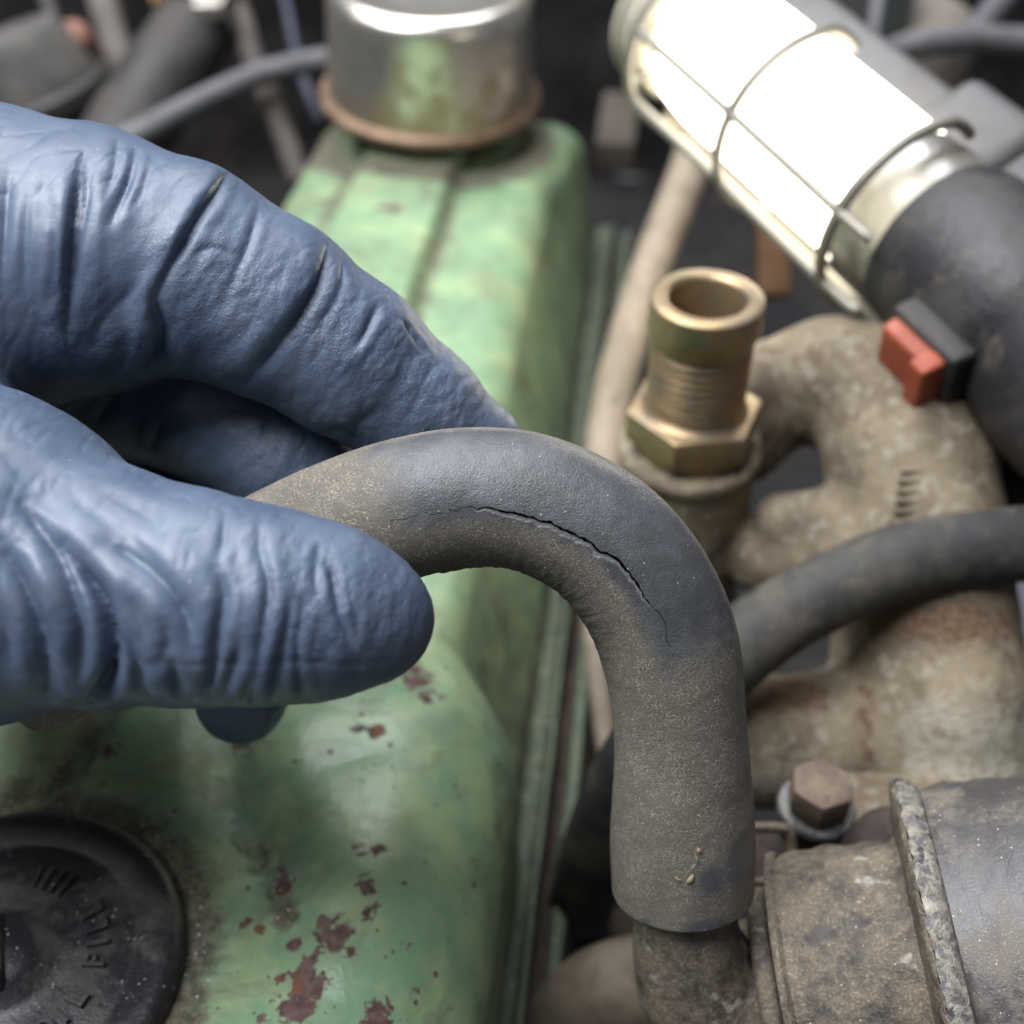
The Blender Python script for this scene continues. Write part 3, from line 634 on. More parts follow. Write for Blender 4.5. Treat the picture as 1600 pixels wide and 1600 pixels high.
# folds and creases of the glove: (points, groove depth, groove width, ridge height), all laid on the surface
FOLDS = [
 ([(352, 272), (335, 300), (310, 335), (275, 395), (246, 450), (236, 505)], .6, .6, .7, .75),
 ([(405, 318), (392, 370), (372, 420), (348, 472)], .30, .5, .35),
 ([(512, 385), (494, 448), (455, 510), (412, 560), (376, 600)], .95, 1.0, .45, .45),
 ([(530, 400), (536, 440), (505, 500), (470, 545)], .25, .6, .2),
 ([(579, 419), (592, 470), (576, 510), (552, 548)], .45, .55, .35),
 ([(600, 440), (628, 500), (668, 552)], .35, .5, .3), ([(560, 420), (585, 440), (625, 480)], .25, .5, .2),
 ([(122, 258), (113, 330), (105, 420), (101, 520), (92, 625)], 1.0, .8, .5, 1.1),
 ([(78, 300), (88, 400), (70, 520), (62, 640)], .35, 1.2, .3), ([(14, 270), (6, 350), (4, 440)], .6, .9, .4), ([(45, 300), (38, 380), (40, 460)], .4, .8, .3),
 ([(135, 250), (136, 310), (120, 390), (118, 450)], .5, .7, .45), ([(214, 232), (200, 285), (172, 350)], .55, .6, .6), ([(185, 215), (180, 262), (160, 320)], .3, .6, .4), ([(238, 240), (225, 290), (205, 330)], .3, .6, .3),
 ([(130, 560), (165, 500), (205, 455), (238, 400)], .55, 1.6, .3), ([(236, 470), (246, 520), (238, 562), (205, 590)], 1.2, .9, .6, 1.2), ([(110, 620), (150, 575), (195, 560)], .5, 1.3, .3), ([(150, 660), (175, 620), (205, 600)], .5, .9, .3),
 ([(300, 400), (330, 385), (372, 402)], .2, .6, .12), ([(560, 690), (530, 672), (500, 676)], .6, .8, .3), ([(590, 640), (560, 662), (545, 690)], .4, .9, .2),
 ([(395, 610), (370, 650), (330, 700)], .9, 1.0, .4), ([(250, 660), (235, 700), (222, 735)], .5, .7, .3), ([(300, 690), (280, 730), (262, 770)], .4, .7, .3), ([(430, 640), (420, 660), (410, 690)], .35, .6, .2),
 # thumb
 ([(95, 850), (143, 915), (165, 972), (174, 1025), (165, 1068), (140, 1100)], 2.2, 1.0, 1.2, .7),
 ([(175, 850), (239, 897), (287, 961), (300, 1010)], 1.0, 1.0, .6, .3),
 ([(338, 890), (349, 930), (340, 982), (334, 1050), (318, 1092)], 1.0, .65, .65), ([(352, 800), (350, 840), (342, 880)], .25, .5, .2),
 ([(409, 812), (406, 855), (420, 919), (409, 998), (400, 1060)], .5, .55, .5),
 ([(455, 940), (448, 985), (438, 1040), (425, 1092)], .55, .7, .5), ([(478, 935), (467, 985), (464, 1030), (473, 1088)], .45, .5, .35),
 ([(505, 870), (520, 897), (531, 961), (549, 1004)], .8, .6, .55), ([(499, 850), (492, 900), (500, 940)], .4, .5, .3), ([(540, 900), (552, 950), (560, 990)], .3, .6, .2),
 ([(191, 1030), (319, 1037), (467, 1034), (560, 1038), (610, 1030)], .10, .5, .1),
 ([(32, 786), (80, 855), (111, 929), (127, 1004), (122, 1070)], 1.5, 1.1, .9, .4), ([(0, 850), (37, 929), (64, 1014), (69, 1090)], 1.35, 1.1, .9, .35), ([(-30, 900), (5, 980), (20, 1050), (22, 1120)], .7, 1.1, .6),
 ([(205, 1010), (214, 1050), (232, 1096)], 1.0, .9, .8), ([(262, 1030), (276, 1062), (282, 1095)], .55, .7, .5), ([(372, 1010), (362, 1050), (346, 1092)], .7, .7, .6), ([(395, 1050), (385, 1092), (380, 1100)], .5, .6, .4),
 ([(85, 760), (150, 800), (215, 850), (262, 900)], .35, 1.4, .25), ([(150, 760), (220, 800), (270, 850)], .22, 1.2, .18), ([(0, 700), (60, 770), (110, 820)], .3, 1.6, .25),
 ([(250, 960), (262, 1000), (250, 1040)], .4, .9, .3), ([(205, 930), (222, 975), (228, 1010)], .4, .9, .3),
]
disp = np.zeros(len(V))
for pts, dep, wd, rdg, *stp in FOLDS:
    pl = []
    for p in pts:
        h_ = hit(ht, *p)
        if h_ is None or (pl and abs((h_ - pl[-1]) @ FWD) > .75 * np.linalg.norm((h_ - pl[-1]) @ np.stack([RIGHT, UP], 1)) + 2): continue
        pl.append(h_)
    if len(pl) < 2: continue
    pl, _ = spline(np.array(pl), 1.5) if len(pl) > 2 else (np.array(pl), None)
    jit = vnoise(pl, 3.0, 21, 2)[:, None] * N[0] * 0; mg = max(4.0, 4.5 * wd); cand = np.where((V[:, 0] > pl[:, 0].min() - mg) & (V[:, 0] < pl[:, 0].max() + mg))[0]; vc_ = V[cand]; idx = cand[((vc_[:, 1:] > pl[:, 1:].min(0) - mg) & (vc_[:, 1:] < pl[:, 1:].max(0) + mg)).all(1)]
    d, t = polydist(V[idx], pl); env = np.sin(np.pi * np.clip(t, .02, .98)) ** .55 * (1 + .35 * vnoise(V[idx], 2.5, 31, 2))
    if stp:
        tv = np.gradient(pl, axis=0); ii = np.clip((t * (len(pl) - 1)).astype(int), 0, len(pl) - 1); sg = np.einsum('ij,ij->i', V[idx] - pl[ii], np.cross(tv[ii], -FWD))
        disp[idx] += stp[0] * env * np.tanh(np.sign(sg) * d / .45) * np.exp(-d / 2.6) * sstep(mg, .6 * mg, d)
    if dep > 0: disp[idx] += env * (-1.35 * dep * np.exp(-(d / (.85 * wd)) ** 1.25) + rdg * np.exp(-((d - 2.3 * wd) / (1.7 * wd)) ** 2) * .42)
    else: disp[idx] += 1.25 * env * (rdg * np.exp(-(d / wd) ** 2) + dep * .4 * np.exp(-((d - 1.7 * wd) / wd) ** 2))
crk_c = np.zeros(len(V))
for x, y, r in [(600, 960, 120), (500, 960, 110), (620, 590, 150), (520, 520, 120), (420, 700, 120), (330, 470, 120), (380, 1120, 90), (180, 560, 110), (720, 650, 100)]:
    hh = hit(ht, x, y)
    if hh is not None: crk_c = np.maximum(crk_c, np.exp(-(np.linalg.norm(V - hh, axis=1) / (r * .085)) ** 2))
def aniso(V, a, k, sc, seed):
    U = V + (a[None] * (V @ a)[:, None]) * (k - 1); return vnoise(U, sc, seed, 2)
taxis = unit(P(600, 965, 147) - P(200, 920, 147)); iaxis = unit(P(700, 670, 180) - P(380, 450, 174))
isth = chain(V, *thumb, 3.0) < chain(V, *index, 2.5)
wv = np.where(isth, aniso(V, taxis, 2.6, 4.2, 41), aniso(V, iaxis, 2.4, 4.2, 43)); disp += wv * (.05 + .15 * crk_c) + vnoise(V, 14, 51, 2) * .5 * (1 - .6 * crk_c)
rd1 = 1 - np.abs(np.where(isth, aniso(V, taxis, 3.4, 6.5, 61), aniso(V, iaxis, 3.0, 6.5, 62))) * 2.2; rdm = sstep(-.15, .25, vnoise(V, 11, 66, 2))
disp -= .12 * np.clip(rd1, 0, 1) ** 6 * rdm
wv2 = np.where(isth, aniso(V, taxis, 2.2, 1.8, 44), aniso(V, iaxis, 2.2, 1.8, 45)); disp += wv2 * .15 * crk_c
V2 = V + N * disp[:, None]
m = M('blue_nitrile'); n1 = m.noise(10, 4, .55); n2 = m.noise(.55, 4, .6, 1.2); n3 = m.noise(1.7, 4, .6, .8)
c = m.mix(m.ramp(n1, .35, .68), (.060, .085, .138), (.088, .119, .178))
dst = m.mul(m.ramp(m.noise(7, 5, .65), .50, .70), m.lin(n2, .3, .7, .1, .45)); c = m.mix(m.mul(dst, .5), c, (.19, .17, .155))
spk = m.mul(m.math('LESS_THAN', m.vor(2.1), .035), m.math('GREATER_THAN', m.noise(5, 2), .52)); c = m.mix(spk, c, (.6, .6, .6))
amp = m.lin(m.attr('crinkle'), 0, 1, .10, .95)
hgt = m.add(m.mul(n2, m.mul(amp, .9)), m.mul(n3, m.mul(amp, 1.1)))
bb = m.bump(hgt, .19); bb = m.bump(m.noise(.22, 2, .5), .006, bb)
glove_m = m.out(c, m.lin(n3, .3, .7, .38, .50), 0, bb, .5)
hand = mesh_obj('gloved_hand', V2, Q, glove_m, None, True, {'crinkle': crk_c})
tag(hand, 'hand in a wrinkled dark blue nitrile glove pinching the cracked hose', 'hand')
# ------------------------------------------------------------------ pipe elbow and housing under the hose end
hm = M('grimy_black_casting'); n1 = hm.noise(9, 5, .65); n2 = hm.noise(.42, 3, .7); n3 = hm.noise(2.4, 6, .72, .6)
dm = hm.ramp(hm.add(n1, hm.lin(n3, .3, .7, -.16, .16)), .24, .68)
c = hm.mix(dm, (.040, .035, .032), (.150, .122, .090)); c = hm.mix(hm.mul(dm, hm.ramp(n2, .5, .68)), c, (.29, .24, .17))
c = hm.mix(hm.ramp(hm.noise(6, 4, .6), .62, .70), c, (.30, .275, .235))
sp = hm.mul(hm.math('LESS_THAN', hm.vor(1.2), .075), hm.math('GREATER_THAN', hm.noise(3.4, 2), .5)); c = hm.mix(sp, c, (.66, .62, .54))
house_m = hm.out(c, hm.mixf(dm, .42, .85), 0, hm.bump(n2, .16, hm.bump(n3, .55, hm.bump(n1, .5))), .45)
ax = unit(P(1430, 1534, 188.0) - P(1215, 1558, 193)); HC = lambda t: P(1215, 1548, 192) + ax * t
hs = thing('pipe_housing', 'dirt covered black elbow pipe housing with chipped flange below the hose end', 'pipe housing', HC(0) - np.array([0, 0, 40]))
ep = [(1067, 1370, 179.5, 60), (1069, 1415, 181.5, 76), (1072, 1455, 183.3, 83), (1077, 1500, 185.5, 87), (1094, 1538, 188.0, 99), (1132, 1554, 190.0, 107), (1180, 1551, 191.2, 110), (1222, 1548, 192.0, 110)]
E = np.array([[*P(x, y, d), r * d / F] for x, y, d, r in ep])
el = tube('elbow', E[:, :3], E[:, 3], house_m, hs, 56, .8, ref=-FWD, wob=.015)
lathe('collar', [(10.5, -2.0), (14.2, -1.6)] + arcp(14.2, 0, 1.5, -70, 70, 6) + [(14.2, 1.5), (10.5, 1.9)], HC(0), ax, house_m, hs, 72, closed=True)
dm_ = M('drum_dark_paint'); n1 = dm_.noise(12, 5, .65); n2 = dm_.noise(.3, 2, .8); n3 = dm_.noise(2.0, 5, .7, .6)
dd = dm_.ramp(dm_.add(n1, dm_.lin(n3, .3, .7, -.14, .14)), .40, .72); c = dm_.mix(dd, (.050, .046, .048), (.125, .108, .088)); c = dm_.mix(dm_.mul(dm_.add(dd, .2), dm_.ramp(n2, .56, .70)), c, (.26, .23, .18))
sp = dm_.mul(dm_.math('LESS_THAN', dm_.vor(1.3), .07), dm_.math('GREATER_THAN', dm_.noise(4, 3), .52)); c = dm_.mix(sp, c, (.66, .62, .55))
drum_m = dm_.out(c, dm_.mixf(dd, .36, .72), 0, dm_.bump(n3, .16, dm_.bump(n2, .06)), .5)
def lump(th, r, h): return r + .35 * np.sin(th * 3 + h * .3) + .22 * np.sin(th * 7 - h), h
lathe('housing_body', [(15, 2.2), (18.6, 2.5), (19.6, 3.2)] + [(19.9 + .02 * k, 4 + k) for k in range(0, 18)] + [(21.5, 22.6), (22, 23.4)], HC(0), ax, house_m, hs, 96, lump)
lathe('seam_ring', [(19.9, 1.8), (20.6, 2.0), (20.7, 2.9), (20.1, 3.4)], HC(.3), ax, house_m, hs, 72, closed=True)
fr_m = M('chipped_flange_edge'); n = fr_m.noise(1.6, 6, .75, .6); e = fr_m.ramp(n, .40, .56)
c = fr_m.mix(e, (.13, .125, .125), (.33, .30, .25)); c = fr_m.mix(fr_m.ramp(fr_m.noise(3, 4, .6), .58, .66), c, (.06, .055, .06))
edge_alu = fr_m.out(c, .5, .35, fr_m.bump(n, .5, fr_m.bump(fr_m.noise(.5, 3), .1)), .5)
def ragged(th, r, h):
    k = np.interp((th * 40) % 251.3, np.arange(0, 252, 1), rng.uniform(-1, 1, 252)); return r + .30 * k * (r > 27), h + .28 * np.roll(k, 3) * (r > 27)
lathe('flange', [(20, 22.0), (27.2, 23.0), (28.6, 23.3), (29.1, 23.9)], HC(0), ax, house_m, hs, 200, ragged, closed=False)
lathe('flange_edge', [(28.9, 23.8), (29.1, 24.3), (28.6, 25.6), (27.6, 26.8), (26.0, 27.2)], HC(0), ax, edge_alu, hs, 200, ragged)
lathe('drum', [(25.6, 26.6), (26.6, 27.2), (26.9, 28.4), (27.0, 31)] + [(27.0 + .03 * k, 32 + k * 2) for k in range(22)], HC(0), ax, drum_m, hs, 128, lump)

# ------------------------------------------------------------------ hose running off to the right behind
gh = grimy('grey_dirty_rubber', (.030, .030, .031), (.085, .075, .060), (.05, .052, .048), 11, .66, 0, .25, .4, .9)
o = tube('return_hose', PP([(905, 1420, 272), (945, 1290, 250), (1010, 1165, 236), (1085, 1085, 232), (1165, 1005, 232), (1260, 942, 232), (1400, 880, 233), (1520, 858, 235), (1640, 848, 238), (1760, 850, 244)]), 60 * 233 / F, gh, None, 40, 1.5, wob=.012)
tag(o, 'dusty grey rubber hose curving off to the right behind the cracked hose', 'hose')

# ------------------------------------------------------------------ zinc plated hose fitting
zm = M('yellow_zinc'); n1 = zm.noise(7, 5, .6); st = zm.noise(1.0, 4, .6, 0, zm.stretch(.12, .12, 2.2)); 
c = zm.mix(zm.ramp(n1, .38, .66), (.36, .255, .135), (.25, .20, .14)); c = zm.mix(zm.ramp(zm.noise(9, 4), .56, .68), c, (.23, .22, .12)); c = zm.mix(zm.ramp(st, .6, .75), c, (.15, .11, .07))
zinc = zm.out(c, zm.lin(st, .3, .7, .36, .54), .8, zm.bump(st, .12, zm.bump(zm.noise(3, 3), .1)), .5)
fb = P(1106, 462, 235); fz = lambda h: fb + np.array([0, 0, h])
ft = thing('hose_fitting', 'yellow zinc plated hose fitting with hex nut standing on the manifold', 'fitting', fz(-44))
k = 235 / F
thr = []
for i in range(9): thr += [(10.1, -9.3 - i * 1.75), (9.55, -10.1 - i * 1.75)]
lathe('barrel', [(7.3, -24), (7.3, -1.2), (7.7, -.4), (8.4, 0), (10.1, -.1)] + arcp(10.4, -.9, .6, 80, -10, 5) + [(11.0, -3.2), (11.1, -6.4), (10.5, -7.8), (10.2, -8.6)] + thr + [(10.0, -25.2), (11.4, -26)], fz(0), ZX, zinc, ft, 96, sharp=50)
hx = [(14.3 * math.cos(math.radians(60 * i + 8)), 14.3 * math.sin(math.radians(60 * i + 8))) for i in range(6)]
prism('hex_nut', hx, fz(-32.7), [RIGHT, np.array([0, 1.0, 0]), ZX], 6.9, zinc, ft, .9)
lathe('washer', [(9, -35.4), (11.2, -35.4), (11.6, -35), (11.4, -32.8), (9, -32.8)], fz(0), ZX, zinc, ft, 64, closed=True)

# ------------------------------------------------------------------ cast intake manifold
am = M('dirty_cast_aluminium'); n1 = am.noise(16, 5, .62); n2 = am.noise(3.2, 6, .7, .5); n3 = am.noise(.9, 3, .7)
c = am.mix(am.ramp(n1, .38, .60), (.225, .18, .122), (.13, .10, .068)); c = am.mix(am.ramp(n2, .50, .66), c, (.29, .26, .20)); c = am.mix(am.ramp(am.noise(11, 4, .7), .56, .68), c, (.115, .08, .055))
wh = am.ramp(am.add(am.attr('pale'), am.lin(n2, .3, .7, -.3, .3)), .4, .75); c = am.mix(wh, c, am.mix(am.ramp(n2, .42, .62), (.40, .37, .30), (.25, .225, .165)))
br_ = am.ramp(am.add(am.attr('brown'), am.lin(n2, .3, .7, -.35, .35)), .4, .7); c = am.mix(br_, c, am.mix(am.ramp(n3, .4, .65), (.085, .05, .032), (.20, .13, .075)))
cast_m = am.out(c, am.mixf(wh, .75, .6), am.mixf(wh, .05, .12), am.bump(n3, .22, am.bump(n2, .7)), .4)
mf = thing('intake_manifold', 'dirty brown cast aluminium intake manifold with a hole and a round boss', 'manifold', P(1350, 1000, 290))
arch = K([(1160, 690, 272, 66), (1215, 615, 272, 78), (1300, 590, 270, 88), (1380, 625, 264, 106), (1420, 710, 258, 124), (1440, 830, 254, 118), (1450, 960, 250, 125), (1462, 1090, 247, 138), (1470, 1260, 246, 135), (1472, 1460, 247, 135)])
brd_ = K([(1200, 870, 266, 62), (1260, 866, 262, 66), (1350, 860, 257, 72)])
pip = K([(1090, 1170, 248, 92), (1200, 1158, 248, 96), (1310, 1150, 248, 98), (1420, 1155, 250, 100)])
bl = K([(1360, 1000, 256, 60), (1352, 1080, 254, 58)])
fl2 = K([(1222, 812, 258, 42), (1340, 808, 256, 48)])
bosstop = fz(-35.3)
def man_sdf(X):
    a = chain(X, *arch, 5.0); b = chain(X, *brd_, 4.0); p = chain(X, *pip, 4.0); q_ = chain(X, *bl, 3.0); f2 = chain(X, *fl2, 2)
    r = np.hypot(X[..., 0] - bosstop[0], X[..., 1] - bosstop[1]); hz = X[..., 2] - bosstop[2]
    cy = np.maximum(r - (14.0 - .02 * hz), np.maximum(hz, -60 - hz)); lip = np.maximum(r - 15.0, np.maximum(hz, -3.5 - hz))
    d = smin(smin(a, b, 6), smin(p, q_, 4), 3); d = smin(d, f2, 3)
    return smin(d, np.minimum(cy, lip), 3)
allp = np.vstack([arch[0], pip[0], brd_[0]]); lo = allp.min(0) - 22; hi = allp.max(0) + 22; lo[2] = max(lo[2], -262)
G = sample_grid(lo, hi, 1.15); D = man_sdf(G); V, Q = surface_nets(D, lo, 1.15); del G, D
V = V + vnormals(V, Q) * (vnoise(V, 9, 12, 3) * .55)[:, None]
pj = proj(V)
pale = .72 * sstep(970, 1150, pj[:, 1]) * sstep(1290, 1460, pj[:, 0]) + .55 * sstep(1120, 1190, pj[:, 1]) * sstep(1330, 1250, pj[:, 0]) + .35 * np.exp(-((pj[:, 0] - 1230) / 70) ** 2 - ((pj[:, 1] - 790) / 60) ** 2) + .3 * sstep(1200, 1100, pj[:, 0]) * sstep(860, 780, pj[:, 1])
brown = np.maximum.reduce([1.0 * np.exp(-((pj[:, 0] - 1480) / 130) ** 2 - ((pj[:, 1] - 975) / 42) ** 2), .95 * np.exp(-((pj[:, 0] - 1230) / 80) ** 2 - ((pj[:, 1] - 1085) / 38) ** 2), .7 * np.exp(-((pj[:, 0] - 1350) / 28) ** 2 - ((pj[:, 1] - 1130) / 120) ** 2)])
mesh_obj('casting', V, Q, cast_m, mf, True, {'pale': pale, 'brown': brown})
mt = bvh(V, Q)
for i in range(7):                                     # cast part number, a column of short raised bars
    h = hit(mt, 1430 - 2 * i, 735 + i * 16)
    if h is not None: box('cast_mark', h, [RIGHT, UP, -FWD], (3.2, .45, .5), cast_m, mf, .2, 1)

# ------------------------------------------------------------------ bolt, spacer, clip beside the housing
rust_m = grimy('rusty_bolt', (.15, .108, .08), (.24, .185, .14), (.10, .06, .045), 4, .62, .35, .3, .4, .7)
steel_m = grimy('dull_steel', (.11, .11, .105), (.18, .18, .165), (.07, .062, .055), 5, .42, .7, .15, .5, .8)
bb0 = P(1286, 1222, 214)
bo = thing('flange_bolt', 'rusty hex bolt with steel washer above the pipe housing', 'bolt', bb0 - 30 * ZX)
hx = [(5.9 * math.cos(math.radians(60 * i + 20)), 5.9 * math.sin(math.radians(60 * i + 20))) for i in range(6)]
prism('bolt_head', hx, bb0 - 6.4 * ZX, [RIGHT, np.array([0, 1.0, 0]), ZX], 6.4, rust_m, bo, 1.3)
lathe('washer', [(4, -8.0), (6.7, -8.0), (7.0, -7.4), (6.6, -6.7), (4, -6.5)], bb0, ZX, steel_m, bo, 48, closed=True)
lathe('spacer', [(5.9, -34), (5.9, -8.2), (5.2, -7.9)], bb0, ZX, dirty_m, bo, 48)
cl0 = P(1196, 1335, 213)
ck = thing('wire_clip', 'small square metal clip between the hose and the rusty bolt', 'clip', cl0 - 6 * ZX)
sq = [(-5.2, -4.6), (5.2, -4.6), (5.2, 4.6), (-5.2, 4.6)]
tube('loop', [cl0 + RIGHT * x * .95 + UP * y for x, y in [(-5, -3.5), (-5, 3.2), (-3.8, 4.5), (3.2, 4.5), (4.6, 3.2), (4.6, -3.5), (3.2, -4.6), (-3.8, -4.6), (-5, -3.5)]], .95, grimy('clip_metal', (.13, .10, .08), (.22, .17, .12), None, 4, .5, .5, .1, .5), ck, 14, .5)
box('clip_base', cl0 - 7.5 * ZX + 4 * LX, A3, (5, 6, 2.2), dirty_m, ck, .8)
bk = box('mounting_bracket', P(1395, 1300, 222), [unit(ax * np.array([1, 1, 0])), np.array([0, 1.0, 0]), ZX], (13, 12, 2.0), cast_m, None, 1.2)
tag(bk, 'tan cast mounting bracket between the bolt and the chipped flange', 'bracket')
lb = lathe('round_plug', [(0.01, 6)] + arcp(3, 2.2, 3.8, 85, 5, 6) + [(6.8, -10)], P(1388, 1330, 206), unit(-FWD + .6 * UP), dirty_m, None, 40)
tag(lb, 'dark round rubber plug tucked against the flange', 'plug')

# ------------------------------------------------------------------ beige tube down the side of the head
tm = grimy('beige_tube', (.27, .22, .165), (.19, .155, .115), (.11, .08, .06), 20, .55, 0, .2, .4, 2)
o = tube('metal_tube', PP([(1092, 215, 420), (1070, 285, 405), (1025, 400, 380), (985, 520, 360), (955, 640, 345), (938, 760, 330), (930, 900, 318), (935, 1050, 305), (955, 1200, 295), (985, 1380, 285), (1020, 1560, 280)]), [6.6, 6.6, 6.3, 6.1, 6.0, 5.6, 4.2, 3.0, 2.8, 2.8, 2.8], tm, None, 24, 2.5)
tag(o, 'long beige metal tube running down beside the green cover', 'tube')

# ------------------------------------------------------------------ work lamp
Lx0, Lx1 = P(1070, 36, 316), P(1466, 380, 262); la = unit(Lx1 - Lx0); Ll = np.linalg.norm(Lx1 - Lx0)
lm = bpy.data.materials.new('lit_lens'); lm.use_nodes = True; b_ = lm.node_tree.nodes['Principled BSDF']
b_.inputs['Base Color'].default_value = (.9, .9, .86, 1); b_.inputs['Emission Color'].default_value = (1.0, .93, .78, 1); b_.inputs['Emission Strength'].default_value = 6.5
lg = M('frosted_plastic'); frost = lg.out(lg.mix(lg.ramp(lg.noise(8, 4), .4, .65), (.13, .12, .095), (.085, .078, .06)), .35, 0, lg.bump(lg.noise(3, 3), .2), .5, Transmission_Weight=.25)
cap2_m = grimy('lamp_cream_plastic', (.42, .39, .31), (.32, .29, .23), None, 10, .45, 0, .2, .5, 2)
wire_m = M('cage_wire').out((.26, .24, .20), .45, .4)
bk_m = grimy('lamp_black_rubber', (.016, .016, .018), (.045, .040, .038), (.07, .055, .045), 14, .5, 0, .3, .5, 1.5)
gr_m = grimy('lamp_grey_reflector', (.075, .072, .075), (.10, .095, .095), (.06, .05, .048), 16, .5, .1, .2, .5, 2)
or_m = grimy('orange_switch', (.33, .068, .030), (.27, .056, .026), (.16, .04, .026), 8, .45, 0, .15, .5, 1.2)
wl_ = thing('work_lamp', 'lit caged work lamp with black handle and orange switch lying across the engine', 'work lamp', Lx1 - 20 * ZX)
up_l = unit(-FWD - (-FWD @ la) * la); sd = np.cross(la, up_l)                 # toward the viewer; sideways
if sd @ (RIGHT * .6 + UP * .8) < 0: sd = -sd                                   # + sd = upper right side in the photo
RL = 17.6
def LA(t, a=0.0, r=0.0): return Lx0 + la * (t * Ll) + r * (math.cos(a) * up_l + math.sin(a) * sd)
tube('lens', [LA(.12), LA(.25), LA(.5), LA(.75), LA(.93)], [RL * .94, RL, RL, RL, RL * .98], lm, wl_, 48, 1.5, ref=up_l)
lathe('lens_end', [(RL * .55, Ll * 1.02), (RL * .98, Ll * 1.02), (RL * 1.03, Ll * .95), (RL * 1.02, Ll * .86), (RL * .99, Ll * .858)], Lx0, la, frost, wl_, 64, closed=False, fn=lambda th, r, h: (r, h))
lathe('end_cap', [(0.01, -9), (RL * .62, -8.5)] + arcp(RL * .82, -3, 4, -80, -5, 5) + [(RL * 1.04, 1.5), (RL * 1.06, 5), (RL * .98, 6.4), (RL * .9, 6.4)], Lx0, la, cap2_m, wl_, 64)
lathe('cap_ring', [(RL * 1.02, -5), (RL * 1.09, -4.6), (RL * 1.10, -2.5), (RL * 1.02, -2)], Lx0, la, cap2_m, wl_, 64, closed=True)
# back housing: a solid spine along the upper right of the lens, with a raised shoulder near the handle
sp0 = LA(.48) + sd * (RL * 1.30) - up_l * 7.5
box('back_housing', sp0, [la, sd, up_l], (Ll * .56, 8.5, 6.5), gr_m, wl_, 4.0, 5)
box('housing_shoulder', LA(.80) + sd * (RL * 1.42) - up_l * 5.0, [la, sd, up_l], (Ll * .13, 11.0, 6.5), gr_m, wl_, 5.0, 5)
RC = RL * 1.30
for t in (.10, .50, .9):                               # hoops of the wire cage, open toward the reflector
    if t == .9: aa = np.radians(np.linspace(-130, 52, 26))
    else: aa = np.radians(np.linspace(-150, 56, 34))
    tube('cage_hoop', [LA(t, a, RC if a < .55 else RC - (a - .55) * 7) for a in aa], 1.35, wire_m, wl_, 10, 1.5, ref=la)
for a, t0, t1 in ((-46, .08, 1.0), (-92, .08, 1.02), (-140, 0.08, 1.0)):
    A = math.radians(a); tube('cage_wire', [LA(t0, A, RL * .9), LA(t0 + .02, A, RC), LA(.47, A, RC), LA(t1 - .06, A, RC), LA(t1, A, RC - 1)], 1.25, wire_m, wl_, 10, 1.5, ref=up_l if abs(a) < 50 else sd)
# handle: black collar, grip, switch
hprof = [(r_ * .94, h_) for r_, h_ in [(RL * .6, Ll * 1.0), (RL * 1.05, Ll * .985), (RL * 1.10, Ll * .99), (RL * 1.17, Ll * 1.03), (RL * 1.24, Ll * 1.15), (RL * 1.28, Ll * 1.28), (RL * 1.22, Ll * 1.31), (RL * 1.18, Ll * 1.33), (RL * 1.28, Ll * 1.36), (RL * 1.34, Ll * 1.5), (RL * 1.26, Ll * 1.85), (RL * 1.1, Ll * 2.2), (RL * 1.0, Ll * 2.6)]]
lathe('handle', hprof, Lx0, la, bk_m, wl_, 72, sharp=30)
a_s = math.radians(-76); ur = math.cos(a_s) * up_l + math.sin(a_s) * sd; vr = np.cross(la, ur)
sw0 = LA(1.24, a_s, RL * 1.26)
box('switch_bezel', sw0 - ur * .6, [la, vr, ur], (9.2, 7.6, 3.0), bk_m, wl_, 1.5)
sw = box('switch', sw0 + ur * 2.2 - la * 1.0, [la, vr, ur], (7.4, 6.0, 3.6), or_m, wl_, 1.2, 3, .9)
box('switch_lip', sw0 + ur * 4.6 + la * 5.0, [la, vr, ur], (2.2, 6.0, 3.2), or_m, wl_, 1.0)
a2 = math.radians(28); u2 = math.cos(a2) * up_l + math.sin(a2) * sd; v2 = np.cross(la, u2)
box('side_button', LA(1.33, a2, RL * 1.31), [la, v2, u2], (5.5, 3.2, 1.6), or_m, wl_, 1.0)

# ------------------------------------------------------------------ things in the dark background
dk = grimy('old_black_rubber', (.028, .026, .025), (.060, .053, .047), (.04, .032, .028), 26, .55, 0, .4, .45, 3)
gy = grimy('grey_cable_skin', (.10, .10, .11), (.155, .155, .165), (.07, .065, .06), 26, .5, 0, .2, .45, 3)
gs = grimy('clamp_steel', (.42, .40, .37), (.30, .27, .23), (.16, .12, .09), 12, .35, .8, .2, .5, 2)
rd = thing('radiator_hose', 'thick black coolant hose with a steel clamp at the upper left', 'hose', P(230, 190, 500))
tube('hose_body', PP([(140, 330, 470), (200, 215, 480), (255, 120, 492), (300, 50, 505), (335, -15, 518), (380, -90, 535)]), [17, 17, 16.5, 15.5, 14.5, 14.5], dk, rd, 36, 3)
c0, c1 = P(290, 66, 502), P(325, 4, 514)
lathe('clamp', [(16.6, -4), (17.6, -4), (17.8, 0), (17.6, 4), (16.6, 4)], (c0 + c1) / 2, c1 - c0, gs, rd, 48, closed=True)
box('clamp_screw', (c0 + c1) / 2 + 18 * unit(-FWD + .6 * RIGHT), [unit(c1 - c0), RIGHT, ZX], (3.5, 6, 3), gs, rd, 1)
def cable(name, pts, r, mat, label, cat='cable'):
    o = tube(name, PP(pts), r, mat, None, 18, 3); tag(o, label, cat); return o
cable('grey_pipe', [(120, 265, 455), (190, 222, 460), (260, 185, 468), (340, 145, 478), (420, 112, 487), (520, 92, 495), (640, 88, 505)], 4.6, gy, 'thin grey pipe crossing in front of the thick black coolant hose', 'pipe')
